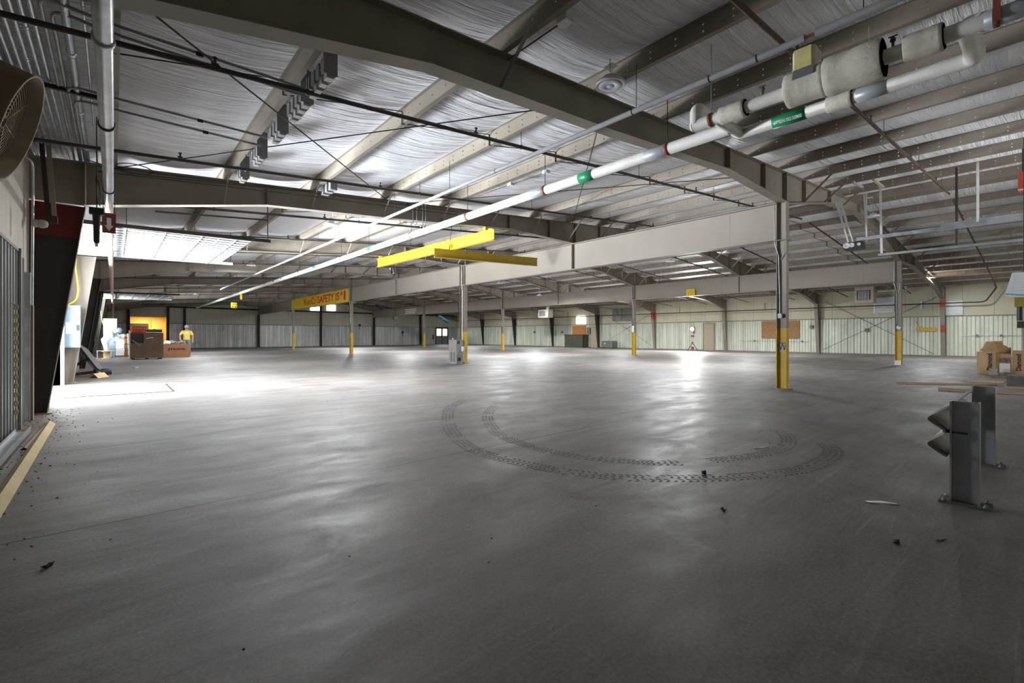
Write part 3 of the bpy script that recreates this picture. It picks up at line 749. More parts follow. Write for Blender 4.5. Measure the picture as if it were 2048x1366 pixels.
# domestic cold water main and meter loop
MX, MZ = 5.65, 3.69
t = thing('water_main', (MX,2.5,MZ), 'long white jacketed cold water pipe running away under the rafters', 'pipe')
MB().tube([(MX,2.52,MZ),(MX,30,MZ-.02),(MX,50,MZ-.05)], .076, 16).build('pipe', PIPEW, t)
for i, yy in enumerate((3.34, 5.67, 7.98, 10.4, 12.94, 15.1, 17.28, 19.6, 22, 25, 28, 31, 34)):
    MB().lathe((MX,yy,MZ), [(.077,-.03),(.084,-.028),(.084,.028),(.077,.03)], 'Y', 16).build('clamp', DRED, t)
    MB().tube([(MX,yy,MZ+.07),(MX,yy,zr(MX)+.02 if abs(yy-9.9) > .3 else zr(MX)-.2)], .006, 5).build('hanger_rod', DARKST, t)
    MB().lathe((MX,yy+.03,MZ), [(.0765,.0),(.0785,.003),(.0785,.3),(.0765,.303)], 'Y', 16).build('tape_wrap', TAPE, t)
for a, b in ((4.60,4.88),(12.66,13.0),(17.45,17.8),(23.2,23.5)): MB().lathe((MX,a,MZ), [(.0768,0),(.0805,.002),(.0805,b-a-.002),(.0768,b-a)], 'Y', 20).build('green_band', GREEN, t)
LX, UX, UZ, CY = 5.9, 4.87, 3.50, 2.49
t = thing('meter_loop', (LX,1.5,MZ), 'white jacketed water meter loop with canvas wrapped valves, top right', 'pipe')
MB().tube(bend([(UX,2.53,UZ),(UX,2.53,MZ+.005),(LX-.02,CY,MZ),(LX,CY-.02,MZ),(LX,.44,MZ)], .11, 6), .066, 14).build('lower_pipe', PIPEW, t)
MB().tube(bend([(LX,.7,MZ),(LX,.42,MZ),(UX+.1,.40,UZ+.06),(UX,.30,UZ)], .1, 5), .07, 14).build('cross_pipe', PIPEW, t)
MB().tube([(UX,2.56,UZ),(UX,-1.9,UZ)], .06, 14).build('upper_pipe', PIPEW, t)
MB().tube([(UX,2.56,UZ),(UX,2.58,UZ)], [.064,.05], 14).build('elbow_cap', PIPEW, t)
def wrap(y0, y1, r, x=UX, z=UZ, seg=22, jit=.006):
    rnd = random.Random(int(y0*1000)); prof = [(.062,0),(r*.97,.004)]; n = 9
    for k in range(n+1): prof.append((r*(1+rnd.uniform(-jit,jit)*4), .006+(y1-y0-.012)*k/n))
    prof += [(r*.97,y1-y0-.002),(.062,y1-y0)]
    o = MB().lathe((x,y0,z), prof, 'Y', seg).build('valve_wrap', WRAP, t)
    MB().lathe((x,y0-.003,z), [(.05,0),(r*.93,.0)], 'Y', seg).build('wrap_end', WRAPD, o)
    return o
wrap(2.0, 2.26, .088); wrap(.89, 1.30, .165); wrap(1.29, 1.62, .15); wrap(.52, .76, .105)
wrap(1.34, 1.57, .085, LX, MZ)
MB().box((UX-.09,1.36,UZ+.1), (UX+.09,1.55,UZ+.32)).build('foam_block', WRAP, t, .02)
MB().box((UX-.115,1.38,UZ+.11), (UX-.088,1.53,UZ+.31)).build('foam_face', FOAM, t, .008)
MB().prism([V((UX-.156,1.36,UZ+.02)),V((UX-.156,1.53,UZ+.02)),V((UX-.118,1.53,UZ+.115)),V((UX-.118,1.36,UZ+.115))], (-.006,0,.003)).build('grey_patch', GREYBOX, t)  # grey patch on the wrap below the foam block
MB().lathe((LX,1.77,MZ), [(.067,0),(.071,.002),(.071,.34),(.067,.342)], 'Y', 22).build('green_band', GREEN, t)
MB().lathe((LX,1.05,MZ), [(.067,0),(.07,.002),(.07,.25),(.067,.252)], 'Y', 18).build('tape_wrap', TAPE, t)
MB().lathe((UX,.05,UZ), [(.061,0),(.064,.002),(.064,.25),(.061,.252)], 'Y', 18).build('tape_wrap', TAPE, t)
for yy in (2.36, .24):
    MB().lathe((UX,yy,UZ), [(.062,-.02),(.072,-.018),(.072,.018),(.062,.02)], 'Y', 16).build('clamp', DRED, t)
    MB().tube([(UX,yy,UZ+.06),(UX,yy,zr(UX)+.02)], .006, 5).build('hanger_rod', CONDUIT, t)
MB().box((UX-.085,.215,UZ-.06), (UX-.07,.255,UZ+.16)).build('red_strap', DRED, t)
MB().tube([(LX,1.2,MZ+.06),(LX,1.2,zr(LX))], .006, 5).build('hanger_rod', CONDUIT, t)
for x, yy in ((UX,1.84),(UX,.83)):
    mb = MB(); mb.tube([(x,yy,UZ+.05),(x,yy,UZ+.15)], .01, 6); mb.lathe((x,yy,UZ+.1), [(.012,0),(.02,.01),(.02,.03),(.012,.04)], 'Z', 8); mb.tube([(x,yy-.03,UZ+.15),(x,yy+.03,UZ+.15)], .006, 5); mb.build('drain_cock', RUST, t)
MB().box((5.35,2.2,MZ+.06), (5.40,2.34,MZ+.11)).build('valve_lever', BLUE, t)
# lettering on the green band: upside down as in the place
n_ = V((-.85,0,-.52)).normalized()
text('pipe_lettering', 'DOMESTIC COLD WATER', V((LX,1.915,MZ))+n_*.0735, (0,1,0), (.52,0,-.85), .235, .036, WHINK, t, .0012, .015)
ac = V((LX,2.07,MZ))+n_*.0735; du = V((.52,0,-.85)); MB().prism([ac+V((0,-.022,0))+du*.007, ac+V((0,-.022,0))-du*.007, ac-du*.007, ac-du*.018, ac+V((0,.022,0)), ac+du*.018, ac+du*.007], n_*.001).build('pipe_arrow', WHINK, t)

# grey foam-covered pipe beside it
TX, TZ = 4.5, 3.74
t = thing('insulated_pipe', (TX,2,TZ), 'thin grey foam covered pipe running beside the white water main', 'pipe')
MB().tube([(TX,1.36,TZ),(TX,30,TZ-.01)], .031, 10).build('pipe', GREYFOAM, t)
MB().tube([(TX,.6,TZ),(TX,1.28,TZ)], .034, 10).build('near_pipe', GREYFOAM, t)
MB().tube([(TX,-1.6,TZ),(TX,1.4,TZ)], .014, 8).build('copper_core', COPPER, t)
MB().tube([(TX,.3,TZ),(TX,.44,TZ)], .028, 8).build('copper_fitting', COPPER, t)
MB().lathe((TX,.605,TZ), [(.034,-.01),(.038,-.008),(.038,.0),(.034,.002)], 'Y', 10).build('band', BLACKP, t)
for yy in (1.75, 2.2, 3.1, 5.6, 8.7, 12, 15, 18.2, 21, 25):
    MB().lathe((TX,yy,TZ), [(.031,-.006),(.0345,-.005),(.0345,.005),(.031,.006)], 'Y', 10).build('band', DARKST, t)
for yy in (.95, 3.05, 6.9, 9.0, 12.2, 15.4, 18.6): MB().tube([(TX,yy,TZ),(TX,yy,zr(TX)+.01)], .004, 5).build('hanger_rod', DARKST, t)

# yellow crane beams
def ibeam(mb, p, q, h, w, t_=.012):
    p, q = V(p), V(q); d = (q-p).normalized(); s_ = d.cross(V((0,0,1))).normalized()
    c = (p+q)/2; L = q-p
    mb.obox(c, L, s_*t_, V((0,0,h-.001))); mb.obox(c+V((0,0,h/2)), L, s_*w, V((0,0,t_))); mb.obox(c-V((0,0,h/2)), L, s_*w, V((0,0,t_))); return mb
t = thing('runway_beam', (7.5,9.6,3.9), 'bright yellow crane runway beam hung under the rafters', 'crane beam')
zt = 4.0
ibeam(MB(), (7.62,9.55,zt-.15), (7.42,16.2,zt-.15), .28, .13).build('beam', YELB, t)
for yy, x in ((9.906,7.61),(16.0,7.43)):
    MB().box((x-.05,yy-.05,zt-.005), (x+.05,yy+.05,zb(x)+.002)).build('hanger', YELB, t)
t = thing('crane_bridge_beam', (8.8,11.2,3.5), 'darker yellow crane beam hanging crosswise under the bright yellow runway beam', 'crane beam')
ibeam(MB(), (7.05,11.62,3.58), (10.52,10.93,3.58), .25, .11).build('beam', mat('crane_yellow_dull', (.42,.28,.02), .5, 0, .1, 2), t)
MB().box((7.50,11.44,3.70), (7.60,11.56,3.85)).build('trolley', YELB, t)
MB().tube(bend([(7.5,11.5,3.72),(7.46,11.4,4.1),(7.52,11.4,4.4),(7.4,11.4,4.52)], .2), .008, 6).build('cable', BLACK, t)

# high-bay lamps
def highbay(x, y, z, lab, lit=0):
    t = thing('high_bay_lamp', (x,y,z), lab, 'ceiling lamp', 'high bay lamps')
    MB().lathe((x,y,z), [(.0,.012),(.125,.012),(.15,.0),(.165,.004),(.17,.018),(.15,.045),(.085,.06),(.08,.10),(.03,.115),(0,.115)], 'Z', 28).build('housing', LAMPW, t)
    MB().lathe((x,y,z), [(0,-.002),(.04,-.002),(.045,.004),(.05,-.001),(.12,-.001),(.128,.006)], 'Z', 28).build('lens', LAMPG, t)
    MB().tube([(x,y,z+.11),(x,y,zr(x)+.0)], .006, 5).build('hanger', CONDUIT, t)
    MB().tube(bend([(x+.02,y,z+.11),(x+.08,y+.03,z+.2),(x-.02,y,z+.25),(x+.1,y+.1,zr(x)-.01)], .06), .004, 5).build('cord', LAMPW, t)
    MB().box((x+.07,y+.02,zr(x)-.01), (x+.17,y+.14,zr(x)+.0)).build('junction_cover', LAMPW, t)
LAMPS = []
for a in ((4.15,3.15,3.93,'round high bay lamp in front of the nearest rafter, seen from below'), (4.12,11.7,3.93,'round high bay lamp between second and third rafters on the left slope'),
          (4.15,20.7,3.95,'round high bay lamp on the left slope beyond the white overhead door'), (4.2,37.5,3.92,'farthest round high bay lamp on the left slope'),
          (16.4,3.25,4.56,'round high bay lamp just right of the ridge end of the nearest rafter'), (16.7,9.75,4.1,'round high bay lamp under the nearer girder, in the middle aisle'),
          (16.2,30.5,4.1,'far round high bay lamp in the middle aisle'), (20.6,21.2,3.72,'round high bay lamp seen under the nearer girder beside the crane beam'),
          (30.5,3.70,4.02,'round high bay lamp over the right aisle near the last visible rafter column'),
          (4.15,29.6,3.95,'round high bay lamp on the left slope above the brown steel bin'), (16.5,20.2,4.1,'added high bay fill lamp in the middle aisle beyond the yellow crane beams'),
          (16.5,41,4.1,'farthest added high bay fill lamp in the middle aisle'), (29.5,12,3.95,'added high bay fill lamp in the right aisle behind the nearest free-standing column'),
          (29.5,21.5,3.95,'added high bay fill lamp in the right aisle beyond the work light'), (29.5,31,3.95,'added high bay fill lamp in the right aisle before the bright window'), (29.5,41,3.95,'farthest added high bay fill lamp in the right aisle')):  # added lamps are put in to brighten the middle and right aisles
    highbay(*a); LAMPS.append(a[:3])
# junction boxes and cords on purlins near the white pipe
for x, y, lab in ((6.4,6.4,'small white junction box hanging over the white water main'), (6.35,7.4,'small white junction box on the purlin by the second rafter'), (3.2,2.95,'galvanised junction box on the purlin above the nearest rafter')):
    t = thing('junction_box', (x,y,zr(x)-.06), lab, 'junction box', 'small ceiling boxes')
    MB().box((x-.05,y-.06,zr(x)-.06), (x+.05,y+.06,zr(x)+.0)).build('box', LAMPW, t)
    MB().tube([(x,y+.06,zr(x)-.03),(x+.02,y+1.2,zr(x)+.0)], .007, 5).build('conduit', PIPEIRON, t)
t = thing('cable_coil', (10.9,21.4,4.2), 'coil of dark and grey cables hung above the nearer girder', 'cable')
for k in range(4): MB().tube(arc((10.6,21.4+.05*k,4.42), (0,.8,.3), (0,0,1), .2+.02*k, 0, 2*pi, 20), .02, 6).build('loop', BLACK if k < 2 else CONDUIT, t)
MB().tube(bend([(10.6,21.4,4.25),(9.5,22.2,4.25),(8.6,22.2,4.5),(7.0,22.15,4.3),(5.5,22.15,4.3)], .8), .012, 5).build('tail', GREYFOAM, t)
t = thing('pipe_hook', (5.45,9.65,3.75), 'pair of bent conduits hooked over the second rafter by the grey pipe', 'conduit', None)
for dx in (-.1,.0,.16,.24): MB().tube(bend([(5.42+dx,9.74,4.32),(5.42+dx,9.72,3.80),(5.35+dx,9.72,3.76)], .05), .012, 6).build('conduit', CONDUIT, t)
t = thing('coiled_wire', (.3,9.3,3.75), 'loop of black wire beside the galvanised pipe below the second rafter top', 'cable')
MB().tube(arc((.25,9.3,3.78), (.22,0,0), (0,.1,.1), 1.0, 0, 2*pi, 22) , .008, 6).build('loop', BLACK, t)
MB().tube([(-.3,9.35,3.80),(.2,9.33,3.70),(3.0,9.3,3.95)], .008, 5).build('tail', BLACK, t)
for i, (z_, lab) in enumerate(((3.80,'upper thin conduit running along the top of the second rafter'), (3.72,'lower thin conduit running along the top of the second rafter'))):
    o = MB().tube([(-.2,9.6,z_),(3.3,9.55,z_+.24),(6.5,9.6,z_+.46)], .009, 5).build('electrical_conduit', PIPEIRON); tag(o, lab, 'conduit')

# overhead sectional doors, parked open under the roof
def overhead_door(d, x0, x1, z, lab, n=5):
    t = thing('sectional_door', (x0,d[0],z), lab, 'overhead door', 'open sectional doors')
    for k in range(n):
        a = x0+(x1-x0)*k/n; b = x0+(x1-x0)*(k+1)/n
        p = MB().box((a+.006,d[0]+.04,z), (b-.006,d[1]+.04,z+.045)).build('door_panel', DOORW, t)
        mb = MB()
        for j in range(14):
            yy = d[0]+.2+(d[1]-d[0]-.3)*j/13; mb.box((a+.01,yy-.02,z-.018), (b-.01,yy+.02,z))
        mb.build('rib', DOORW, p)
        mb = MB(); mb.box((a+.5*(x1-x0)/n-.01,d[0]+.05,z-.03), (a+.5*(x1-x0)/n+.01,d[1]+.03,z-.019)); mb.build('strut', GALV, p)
    for yy, s in ((d[0]-.02,1),(d[1]+.1,-1)):
        MB().bar((XL+.02,yy,z-.02), (x1+.35,yy,z+.04), .06, .07).build('track', GALV if s < 0 else DARKST, t)
        for xx in (x0+.9, x1+.3): MB().bar((xx,yy,z+.04), (xx,yy,zr(xx)-.0), .035, .012, (1,0,0)).build('hanger', DARKST, t)
        MB().bar((XL+.03,yy,.02), (XL+.03,yy,z-.05), .05, .06, (1,0,0)).build('wall_track', GALV, t)
    MB().tube([(XL+.1,d[0]-.1,z+.28),(XL+.1,d[1]+.2,z+.28)], .03, 10).build('torsion_shaft', DARKST, t)
    MB().bar((x1+.3,d[0]-.02,z+.5), (.6,d[0]-.02,z+.35), .03, .03).build('cross_tie', DARKST, t)
    return t
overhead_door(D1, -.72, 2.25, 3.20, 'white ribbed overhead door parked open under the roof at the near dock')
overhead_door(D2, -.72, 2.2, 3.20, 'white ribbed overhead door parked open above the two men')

# front door operator and rails coming in from the right
OX, OZ = 14.5, 3.66
t = thing('door_operator', (OX,3.4,OZ-.15), 'black door opener with white hangers on galvanised rails, upper right', 'door opener')
MB().box((OX-.16,3.05,OZ-.27), (OX+.16,3.45,OZ-.08)).build('motor', BLACKP, t, .015)
for dx, yy, r in ((-.165,3.38,.075),(-.165,3.27,.06),(-.165,3.12,.04)): MB().lathe((OX+dx,yy,OZ-.16), [(.01,-.006),(r*.6,-.008),(r*.65,-.02),(r,-.018),(r,0)], 'X', 16).build('pulley', LAMPW, t)
MB().box((OX-.04,YF+.05,OZ-.05), (OX+.04,3.2,OZ+.03)).build('rail', GALV, t)
MB().box((OX-.05,YF+.05,OZ+.03), (OX+.05,1.6,OZ+.1)).build('upper_rail', GALV, t)
for yy, dx, q in ((3.36,-.12,.25),(3.30,.1,.28),(3.0,0,0)):
    MB().bar((OX+dx,yy,OZ-.08), (OX+dx,yy+q,zr(OX)-.22), .03, .006, (1,0,0)).build('hanger_strap', WHITE, t)
    MB().bar((OX+dx+.05,yy,OZ-.08), (OX+dx+.05,yy+q+.06,zr(OX)-.22), .03, .006, (1,0,0)).build('hanger_strap', WHITE, t)
for yy in (1.0,): 
    for dx in (-.05,.05): MB().bar((OX+dx,yy,OZ+.03), (OX+dx,yy,zr(OX)-.0), .04, .006, (1,0,0)).build('hanger_strap', WHITE, t)
MB().bar((OX-.75,3.12,zr(OX)-.06), (OX+.15,3.12,zr(OX)-.0), .05, .05).build('top_angle', mat('tan_angle', (.42,.37,.28), .5), t)
t = thing('door_track', (OX,1,3.21), 'lower galvanised door track hanging below the opener rail', 'door track')
MB().box((OX-.03,YF+.05,3.17), (OX+.03,2.76,3.22)).build('rail', GALV, t)
for dx, dz in ((0,0),(.07,0)): MB().bar((OX+dx,2.7,3.2), (OX+dx-.05,2.72,zr(OX)-.1), .035, .008, (1,0,0)).build('hanger_strap', WHITE, t)
MB().bar((OX-.8,2.7,zr(OX-.8)-.06), (OX+.2,2.7,zr(OX)-.09), .05, .05).build('top_angle', MATS['tan_angle'], t)
MB().tube([(OX+.12,1.35,3.2),(OX+.12,1.35,zr(OX+.12)-.0)], .025, 8).build('drop_pipe', PIPEIRON, t)
t = thing('alarm_box', (14,.3,4.1), 'red box hanging at the right edge high under the purlins', 'alarm box')
MB().box((13.92,.1,4.12), (14.08,.385,4.5)).build('box', REDB, t, .01)
MB().box((13.94,.15,4.5), (14.06,.33,zr(14))).build('bracket', DARKST, t)
MB().box((13.915,.1,4.12), (13.92,.385,4.15)).build('rim', mat('peach_rim',(.7,.42,.3),.5), t)
# paper sheets on a hanging pendant at the right edge
t = thing('control_pendant', (13,.3,1.4), 'hanging control pendant with papers clipped to it at the right edge', 'control pendant')
MB().box((12.9,.16,1.72), (13.1,.40,1.90)).build('yellow_box', mat('mustard', (.38,.30,.05), .5), t)
MB().tube([(13,.33,1.72),(13,.33,1.46)], .05, 12).build('tube', BLACKP, t)
MB().box((12.93,.22,1.32), (13.07,.37,1.45)).build('handle', DKGREEN, t)
MB().tube([(13,.29,1.32),(13.0,.28,.9)], .02, 8).build('cable', GREYFOAM, t)
MB().tube([(13,.28,1.9),(13,.28,zr(13))], .012, 6).build('hanger', DARKST, t)
for k, (a, b, c_, d_) in enumerate((((.53,1.93),(.43,2.37),(.10,2.36),(.16,1.9)), ((.47,1.92),(.36,2.35),(.02,2.33),(.1,1.88)), ((.41,1.91),(.30,2.36),(-.02,2.34),(.05,1.86)))):
    p = MB().prism([V((12.88-.012*k,y_,z_)) for y_, z_ in (a,b,c_,d_)], (-.003,0,0)).build('paper_sheet', WHITEP, t)
    mb = MB()
    for j in range(6):
        f0 = .25+.1*j; mb.add([V((12.874-.012*k,a[0]+(b[0]-a[0])*f0-.06,a[1]+(b[1]-a[1])*f0)), V((12.874-.012*k,a[0]+(b[0]-a[0])*f0-.24,a[1]+(b[1]-a[1])*f0-.006)), V((12.874-.012*k,a[0]+(b[0]-a[0])*f0-.24,a[1]+(b[1]-a[1])*f0+.004)), V((12.874-.012*k,a[0]+(b[0]-a[0])*f0-.06,a[1]+(b[1]-a[1])*f0+.01))], [(0,1,2,3)])
    mb.build('print_lines', mat('grey_ink', (.55,.56,.6), .8), p)
    MB().add([V((12.873-.012*k,a[0]-.01,a[1]+.025)), V((12.873-.012*k,d_[0]+.0,d_[1]+.03)), V((12.873-.012*k,d_[0],d_[1]+.055)), V((12.873-.012*k,a[0]-.02,a[1]+.05))], [(0,1,2,3)]).build('blue_stripe', mat('blue_ink', (.12,.45,.7), .7), p)
# ================================================================== LEFT WALL ITEMS
# drum fan on the left wall near the camera, tipped down a little
t = thing('drum_fan', (-.9,4.48,2.6), 'big rusty drum fan sticking out of the left wall, top left corner', 'fan')
fax = V((math.cos(.30)*math.cos(.03), -.03, -math.sin(.30))).normalized(); fy = V((0,0,1)).cross(fax).normalized(); fz = fax.cross(fy); fc = V((-.475,4.44,2.55)); fr = .36
def fan_pt(u, r, a): return fc + fax*u + (fy*math.cos(a)+fz*math.sin(a))*r
def ring_sheet(prof, seg=48): return MB().sheet([[fan_pt(u, r, 2*pi*k/seg) for k in range(seg+1)] for r, u in prof])
o = ring_sheet([(fr-.006,-.5),(fr,-.5),(fr,0),(fr+.01,0),(fr+.01,.006),(fr-.006,.006),(fr-.006,-.5)]).build('drum', BRASSY, t)
ring_sheet([(fr-.02,-.49),(.0,-.48)]).build('back_plate', BLACK, t)
mb = MB()
for k in range(12): mb.tube([fan_pt(-.07, .04+.027*k, 2*pi*j/36) for j in range(37)], .0028, 4, False)
for k in range(8): mb.tube([fan_pt(-.07,.03,k*pi/4), fan_pt(-.07,fr-.01,k*pi/4)], .004, 4)
mb.build('guard', BRASSY, t)
ring_sheet([(0,-.15),(.07,-.15),(.08,-.2),(.08,-.4),(0,-.42)], 18).build('motor', DARKST, t)
for k in range(4):
    a = k*pi/2+.4
    MB().prism([fan_pt(-.22,.07,a+.5), fan_pt(-.18,.32,a+.28), fan_pt(-.26,.32,a-.2), fan_pt(-.26,.07,a-.5)], fax*.004).build('blade', DARKST, t)
MB().bar((-.95,4.48,2.98), (-.6,4.48,2.98), .06, .05).build('bracket', DARKST, t)
# wall lamp on a conduit
t = thing('bulkhead_lamp', (-.86,9.33,2.75), 'round grey wall lamp on a conduit against the dark red column', 'wall lamp')
MB().tube(bend([(-.93,8.9,3.6),(-.86,9.3,3.62),(-.86,9.35,3.4),(-.87,9.35,1.55)], .1), .016, 8).build('conduit', CONDUIT, t)
MB().lathe((-.85,9.3,2.76), [(.0,.0),(.05,.0),(.055,.03),(.05,.05),(.06,.06),(.06,.10),(.04,.14),(0,.15)], 'X', 16).build('lamp', GREYFOAM, t)
t = thing('strut_hanger', (-.74,9.55,2.87), 'pair of dark channels hanging down in front of the dark red column', 'channel')
MB().bar((-.79,9.5,4.0), (-.72,9.5,2.9), .055, .05, (1,0,0)).build('channel', DARKST, t); MB().bar((-.72,9.5,4.0), (-.655,9.5,2.9), .055, .05, (1,0,0)).build('channel', STEEL, t)
MB().box((-.77,9.44,2.82), (-.62,9.56,2.92)).build('shoe', DARKST, t)
# posts closing the liner next to the dock
o = MB().box((XL+.0,8.38,0), (XL+.075,8.46,2.27)).build('liner_post', LINL); tag(o, 'pale zinc post at the end of the ribbed left wall liner', 'post')
o = MB().box((XL+.012,8.5,0), (XL+.05,8.9,2.2)).build('gap_shade_sheet', BLACK); tag(o, 'black sheet painting the shade in the gap between liner end and near column', 'panel')  # black sheet paints the shade of an open gap
t = thing('corner_channel', (XL,9.3,0), 'upright steel channel beside the base of the dark red column', 'channel')
MB().box((XL+.0,9.15,0), (XL+.08,9.28,2.05)).build('channel', GALV, t); MB().box((XL+.085,9.2,0), (XL+.105,9.30,1.6)).build('conduit', STEEL, t)
t = thing('wall_chain', (-.84,7.75,.2), 'yellowed chain hanging on the ribbed left wall liner', 'chain')
mb = MB()
for k in range(26): 
    z_ = 1.5-.05*k
    mb.tube(arc((-.845,7.72,z_), (0,.02,0) if k%2 else (.014,0,0), (0,0,.03), 1, 0, 2*pi, 8), .006, 4, False)
mb.build('links', mat('chain_yellow', (.42,.36,.12), .6), t)
MB().tube([(-.88,7.72,1.55),(-.83,7.72,1.52)], .008, 5).build('hook', GALV, t)
# blue-grey switch box on the third column, with yellow cord
t = thing('switch_cabinet', (-.8,15.8,1.4), 'blue grey electrical switch box on the column at the near dock', 'electrical box')
MB().box((-1.0,15.62,.88), (-.62,15.86,1.92)).build('body', BLUEBOX, t, .01)
MB().box((-.98,15.605,.9), (-.635,15.62,1.9)).build('door', BLUEBOX, t)
MB().box((-.88,15.598,1.22), (-.76,15.605,1.50)).build('paper_label', WHITEP, t)
MB().box((-.69,15.57,1.30), (-.645,15.605,1.44)).build('handle', BLACKP, t); MB().lathe((-.86,15.603,1.84), [(0,-.006),(.02,-.006),(.02,0)], 'Y', 12).build('indicator', ORANGE, t)
MB().tube(bend([(-.86,15.78,1.92),(-.70,15.75,2.05),(-.66,15.75,2.3),(-.72,15.75,2.9),(-.70,15.75,3.1)], .25), .018, 8).build('cord', YCORD, t)
t = thing('grey_cabinet', (-.12,33.3,0), 'tall pale blue two door electrical cabinet behind the bending man', 'cabinet')
MB().box((-.42,33.2,0), (.15,33.7,2.1)).build('body', BLUEBOX, t, .015)
MB().box((-.40,33.185,.05), (.13,33.2,1.25)).build('door', BLUEBOX, t); MB().box((-.40,33.185,1.27), (.13,33.2,2.06)).build('door', BLUEBOX, t)
MB().box((-.02,33.178,1.86), (.07,33.186,1.95)).build('label_plate', GREYBOX, t); MB().box((.0,33.178,.75), (.08,33.186,.85)).build('label_plate', GREYBOX, t)
t = thing('power_lead', (-.5,30.7,1.2), 'yellow cord hanging by the pale blue cabinet', 'cord')
MB().tube(bend([(-.48,31.0,2.4),(-.44,31.0,1.9),(-.30,31.0,1.45),(-.28,31.0,1.3)], .3), .014, 6).build('cord', YCORD, t)

# cardboard channel and sheet metal on the floor by the left wall
t = thing('angle_trim', (-.65,6.5,0), 'long folded cardboard edge channel lying on the floor along the left wall', 'cardboard channel')
def vchan(mb, p, q, w, h, th=.004):
    p, q = V(p), V(q); d = (q-p).normalized(); s_ = d.cross(V((0,0,1))).normalized(); u = V((0,0,1))
    for sg in (1,-1):
        a0, a1 = s_*w*sg, s_*0 + u*h
        mb.add([p+a0, q+a0, q+a1, p+a1, p+a0-s_*th*sg+u*.0, q+a0-s_*th*sg, q+a1-u*th*1.4, p+a1-u*th*1.4], [(0,1,2,3),(4,7,6,5),(0,4,5,1),(3,2,6,7),(0,3,7,4),(1,5,6,2)])
    return mb
vchan(MB(), (-.60,3.3,.0), (-.64,8.65,.0), .055, .05).build('channel', LUMBER, t)
vchan(MB(), (-.70,6.9,.0), (-.665,8.75,.0), .03, .028).build('inner_channel', mat('cardboard_dark_edge', (.30,.23,.13), .8), t)
t = thing('steel_channel', (-.79,6.5,0), 'loose grey sheet metal channel on the floor between wall and cardboard channel', 'metal channel')
mb = MB(); mb.bar((-.82,4.6,.03), (-.82,8.0,.03), .12, .004); mb.bar((-.76,4.6,.06), (-.755,8.0,.06), .004, .07); mb.bar((-.88,4.6,.05), (-.88,8.0,.05), .004, .05); mb.build('channel', GALV, t)
# dirt crumbs along the wall: loose debris
mb = MB(); rnd = random.Random(11)
for k in range(420):
    y = rnd.uniform(3.2,10.2); x = -.9+abs(rnd.gauss(0,.26)); r = rnd.uniform(.002,.007)
    mb.obox((x,y,r*.5), (r*1.6,rnd.uniform(-r,r),0), (rnd.uniform(-r,r),r*1.5,0), (0,0,r))
for k in range(160):
    y = rnd.uniform(1.6,24); x = rnd.uniform(-.7,14); r = rnd.uniform(.002,.006)
    mb.obox((x,y,r*.4), (r*1.6,rnd.uniform(-r,r),0), (rnd.uniform(-r,r),r*1.5,0), (0,0,r*.8))
o = mb.build('floor_debris', DEBRIS); tag(o, 'scattered crumbs of dirt and leaf litter on the concrete floor', 'debris', None, 'stuff')
# dock leveller plate in the floor
t = thing('dock_plate', (0,13.5,0), 'steel tread plate dock leveller set in the bright floor at the near dock', 'dock plate')
MB().prism([V((-.93,12.15,.0005)),V((.93,12.05,.0005)),V((.95,14.0,.0005)),V((-.93,15.05,.0005))], (0,0,.006)).build('plate', PLATE, t)
MB().box((.955,12.05,.0005), (.975,13.98,.008)).build('hinge_edge', DARKST, t)
MB().bar((-.93,12.12,.003), (.95,12.03,.003), .02, .005).build('edge_bar', DARKST, t)
t = thing('steel_lip', (1.1,13.1,0), 'small plain steel plate at the end of the dock leveller', 'plate')
MB().prism([V((.99,12.35,.0005)),V((1.25,12.45,.0005)),V((1.25,13.7,.0005)),V((.99,13.85,.0005))], (0,0,.003)).build('plate', mat('plain_plate', (.36,.35,.34), .5, 0, .1, 3), t)

# tyre tracks on the floor, laid as tread blocks
def track(pts, w, name, lab, seed):
    pts = [V((x,y,0)) for x, y in pts]; dense = []
    n = len(pts)
    for i in range(n-1):
        p0, p1, p2, p3 = pts[max(0,i-1)], pts[i], pts[i+1], pts[min(n-1,i+2)]
        m = max(2, int((p2-p1).length/.02))
        for k in range(m):
            u = k/m; dense.append(.5*((2*p1)+(p2-p0)*u+(2*p0-5*p1+4*p2-p3)*u*u+(3*p1-p0-3*p2+p3)*u**3))
    acc = 0; last = dense[0]; rnd = random.Random(seed); mb = MB(); fade = 1
    for i in range(1, len(dense)-1):
        acc += (dense[i]-last).length; last = dense[i]
        if acc < .042: continue
        acc = 0; d = (dense[i+1]-dense[i-1]).normalized(); s_ = V((-d.y,d.x,0)); c = dense[i]
        if rnd.random() < .05 or (not fade and rnd.random() < .3): fade = rnd.choice((0,1,1,1,1))
        if not fade: continue
        for j in range(4):
            if rnd.random() < .12: continue
            off = (-.39+.26*j)*w; sk = .014 if j%2 else -.014
            a = c + s_*(off-.09*w) - d*(.011-sk); b = c + s_*(off+.09*w) - d*(.011+sk)
            mb.add([a+V((0,0,.0006)), b+V((0,0,.0006)), b+d*.022+V((0,0,.0006)), a+d*.022+V((0,0,.0006))], [(0,1,2,3)])
    o = mb.build(name, TYRE); tag(o, lab, 'tyre mark', None, None); return o
track([(4.9,7.0),(4.2,6.4),(3.64,5.63),(3.12,4.72),(2.82,3.85),(2.87,3.08),(3.1,2.45),(3.48,2.03),(3.97,1.68),(4.56,1.42),(5.11,1.375),(5.55,1.42),(5.9,1.6)], .19, 'tire_mark', 'outer of the two curved tyre tread tracks on the floor', 4)
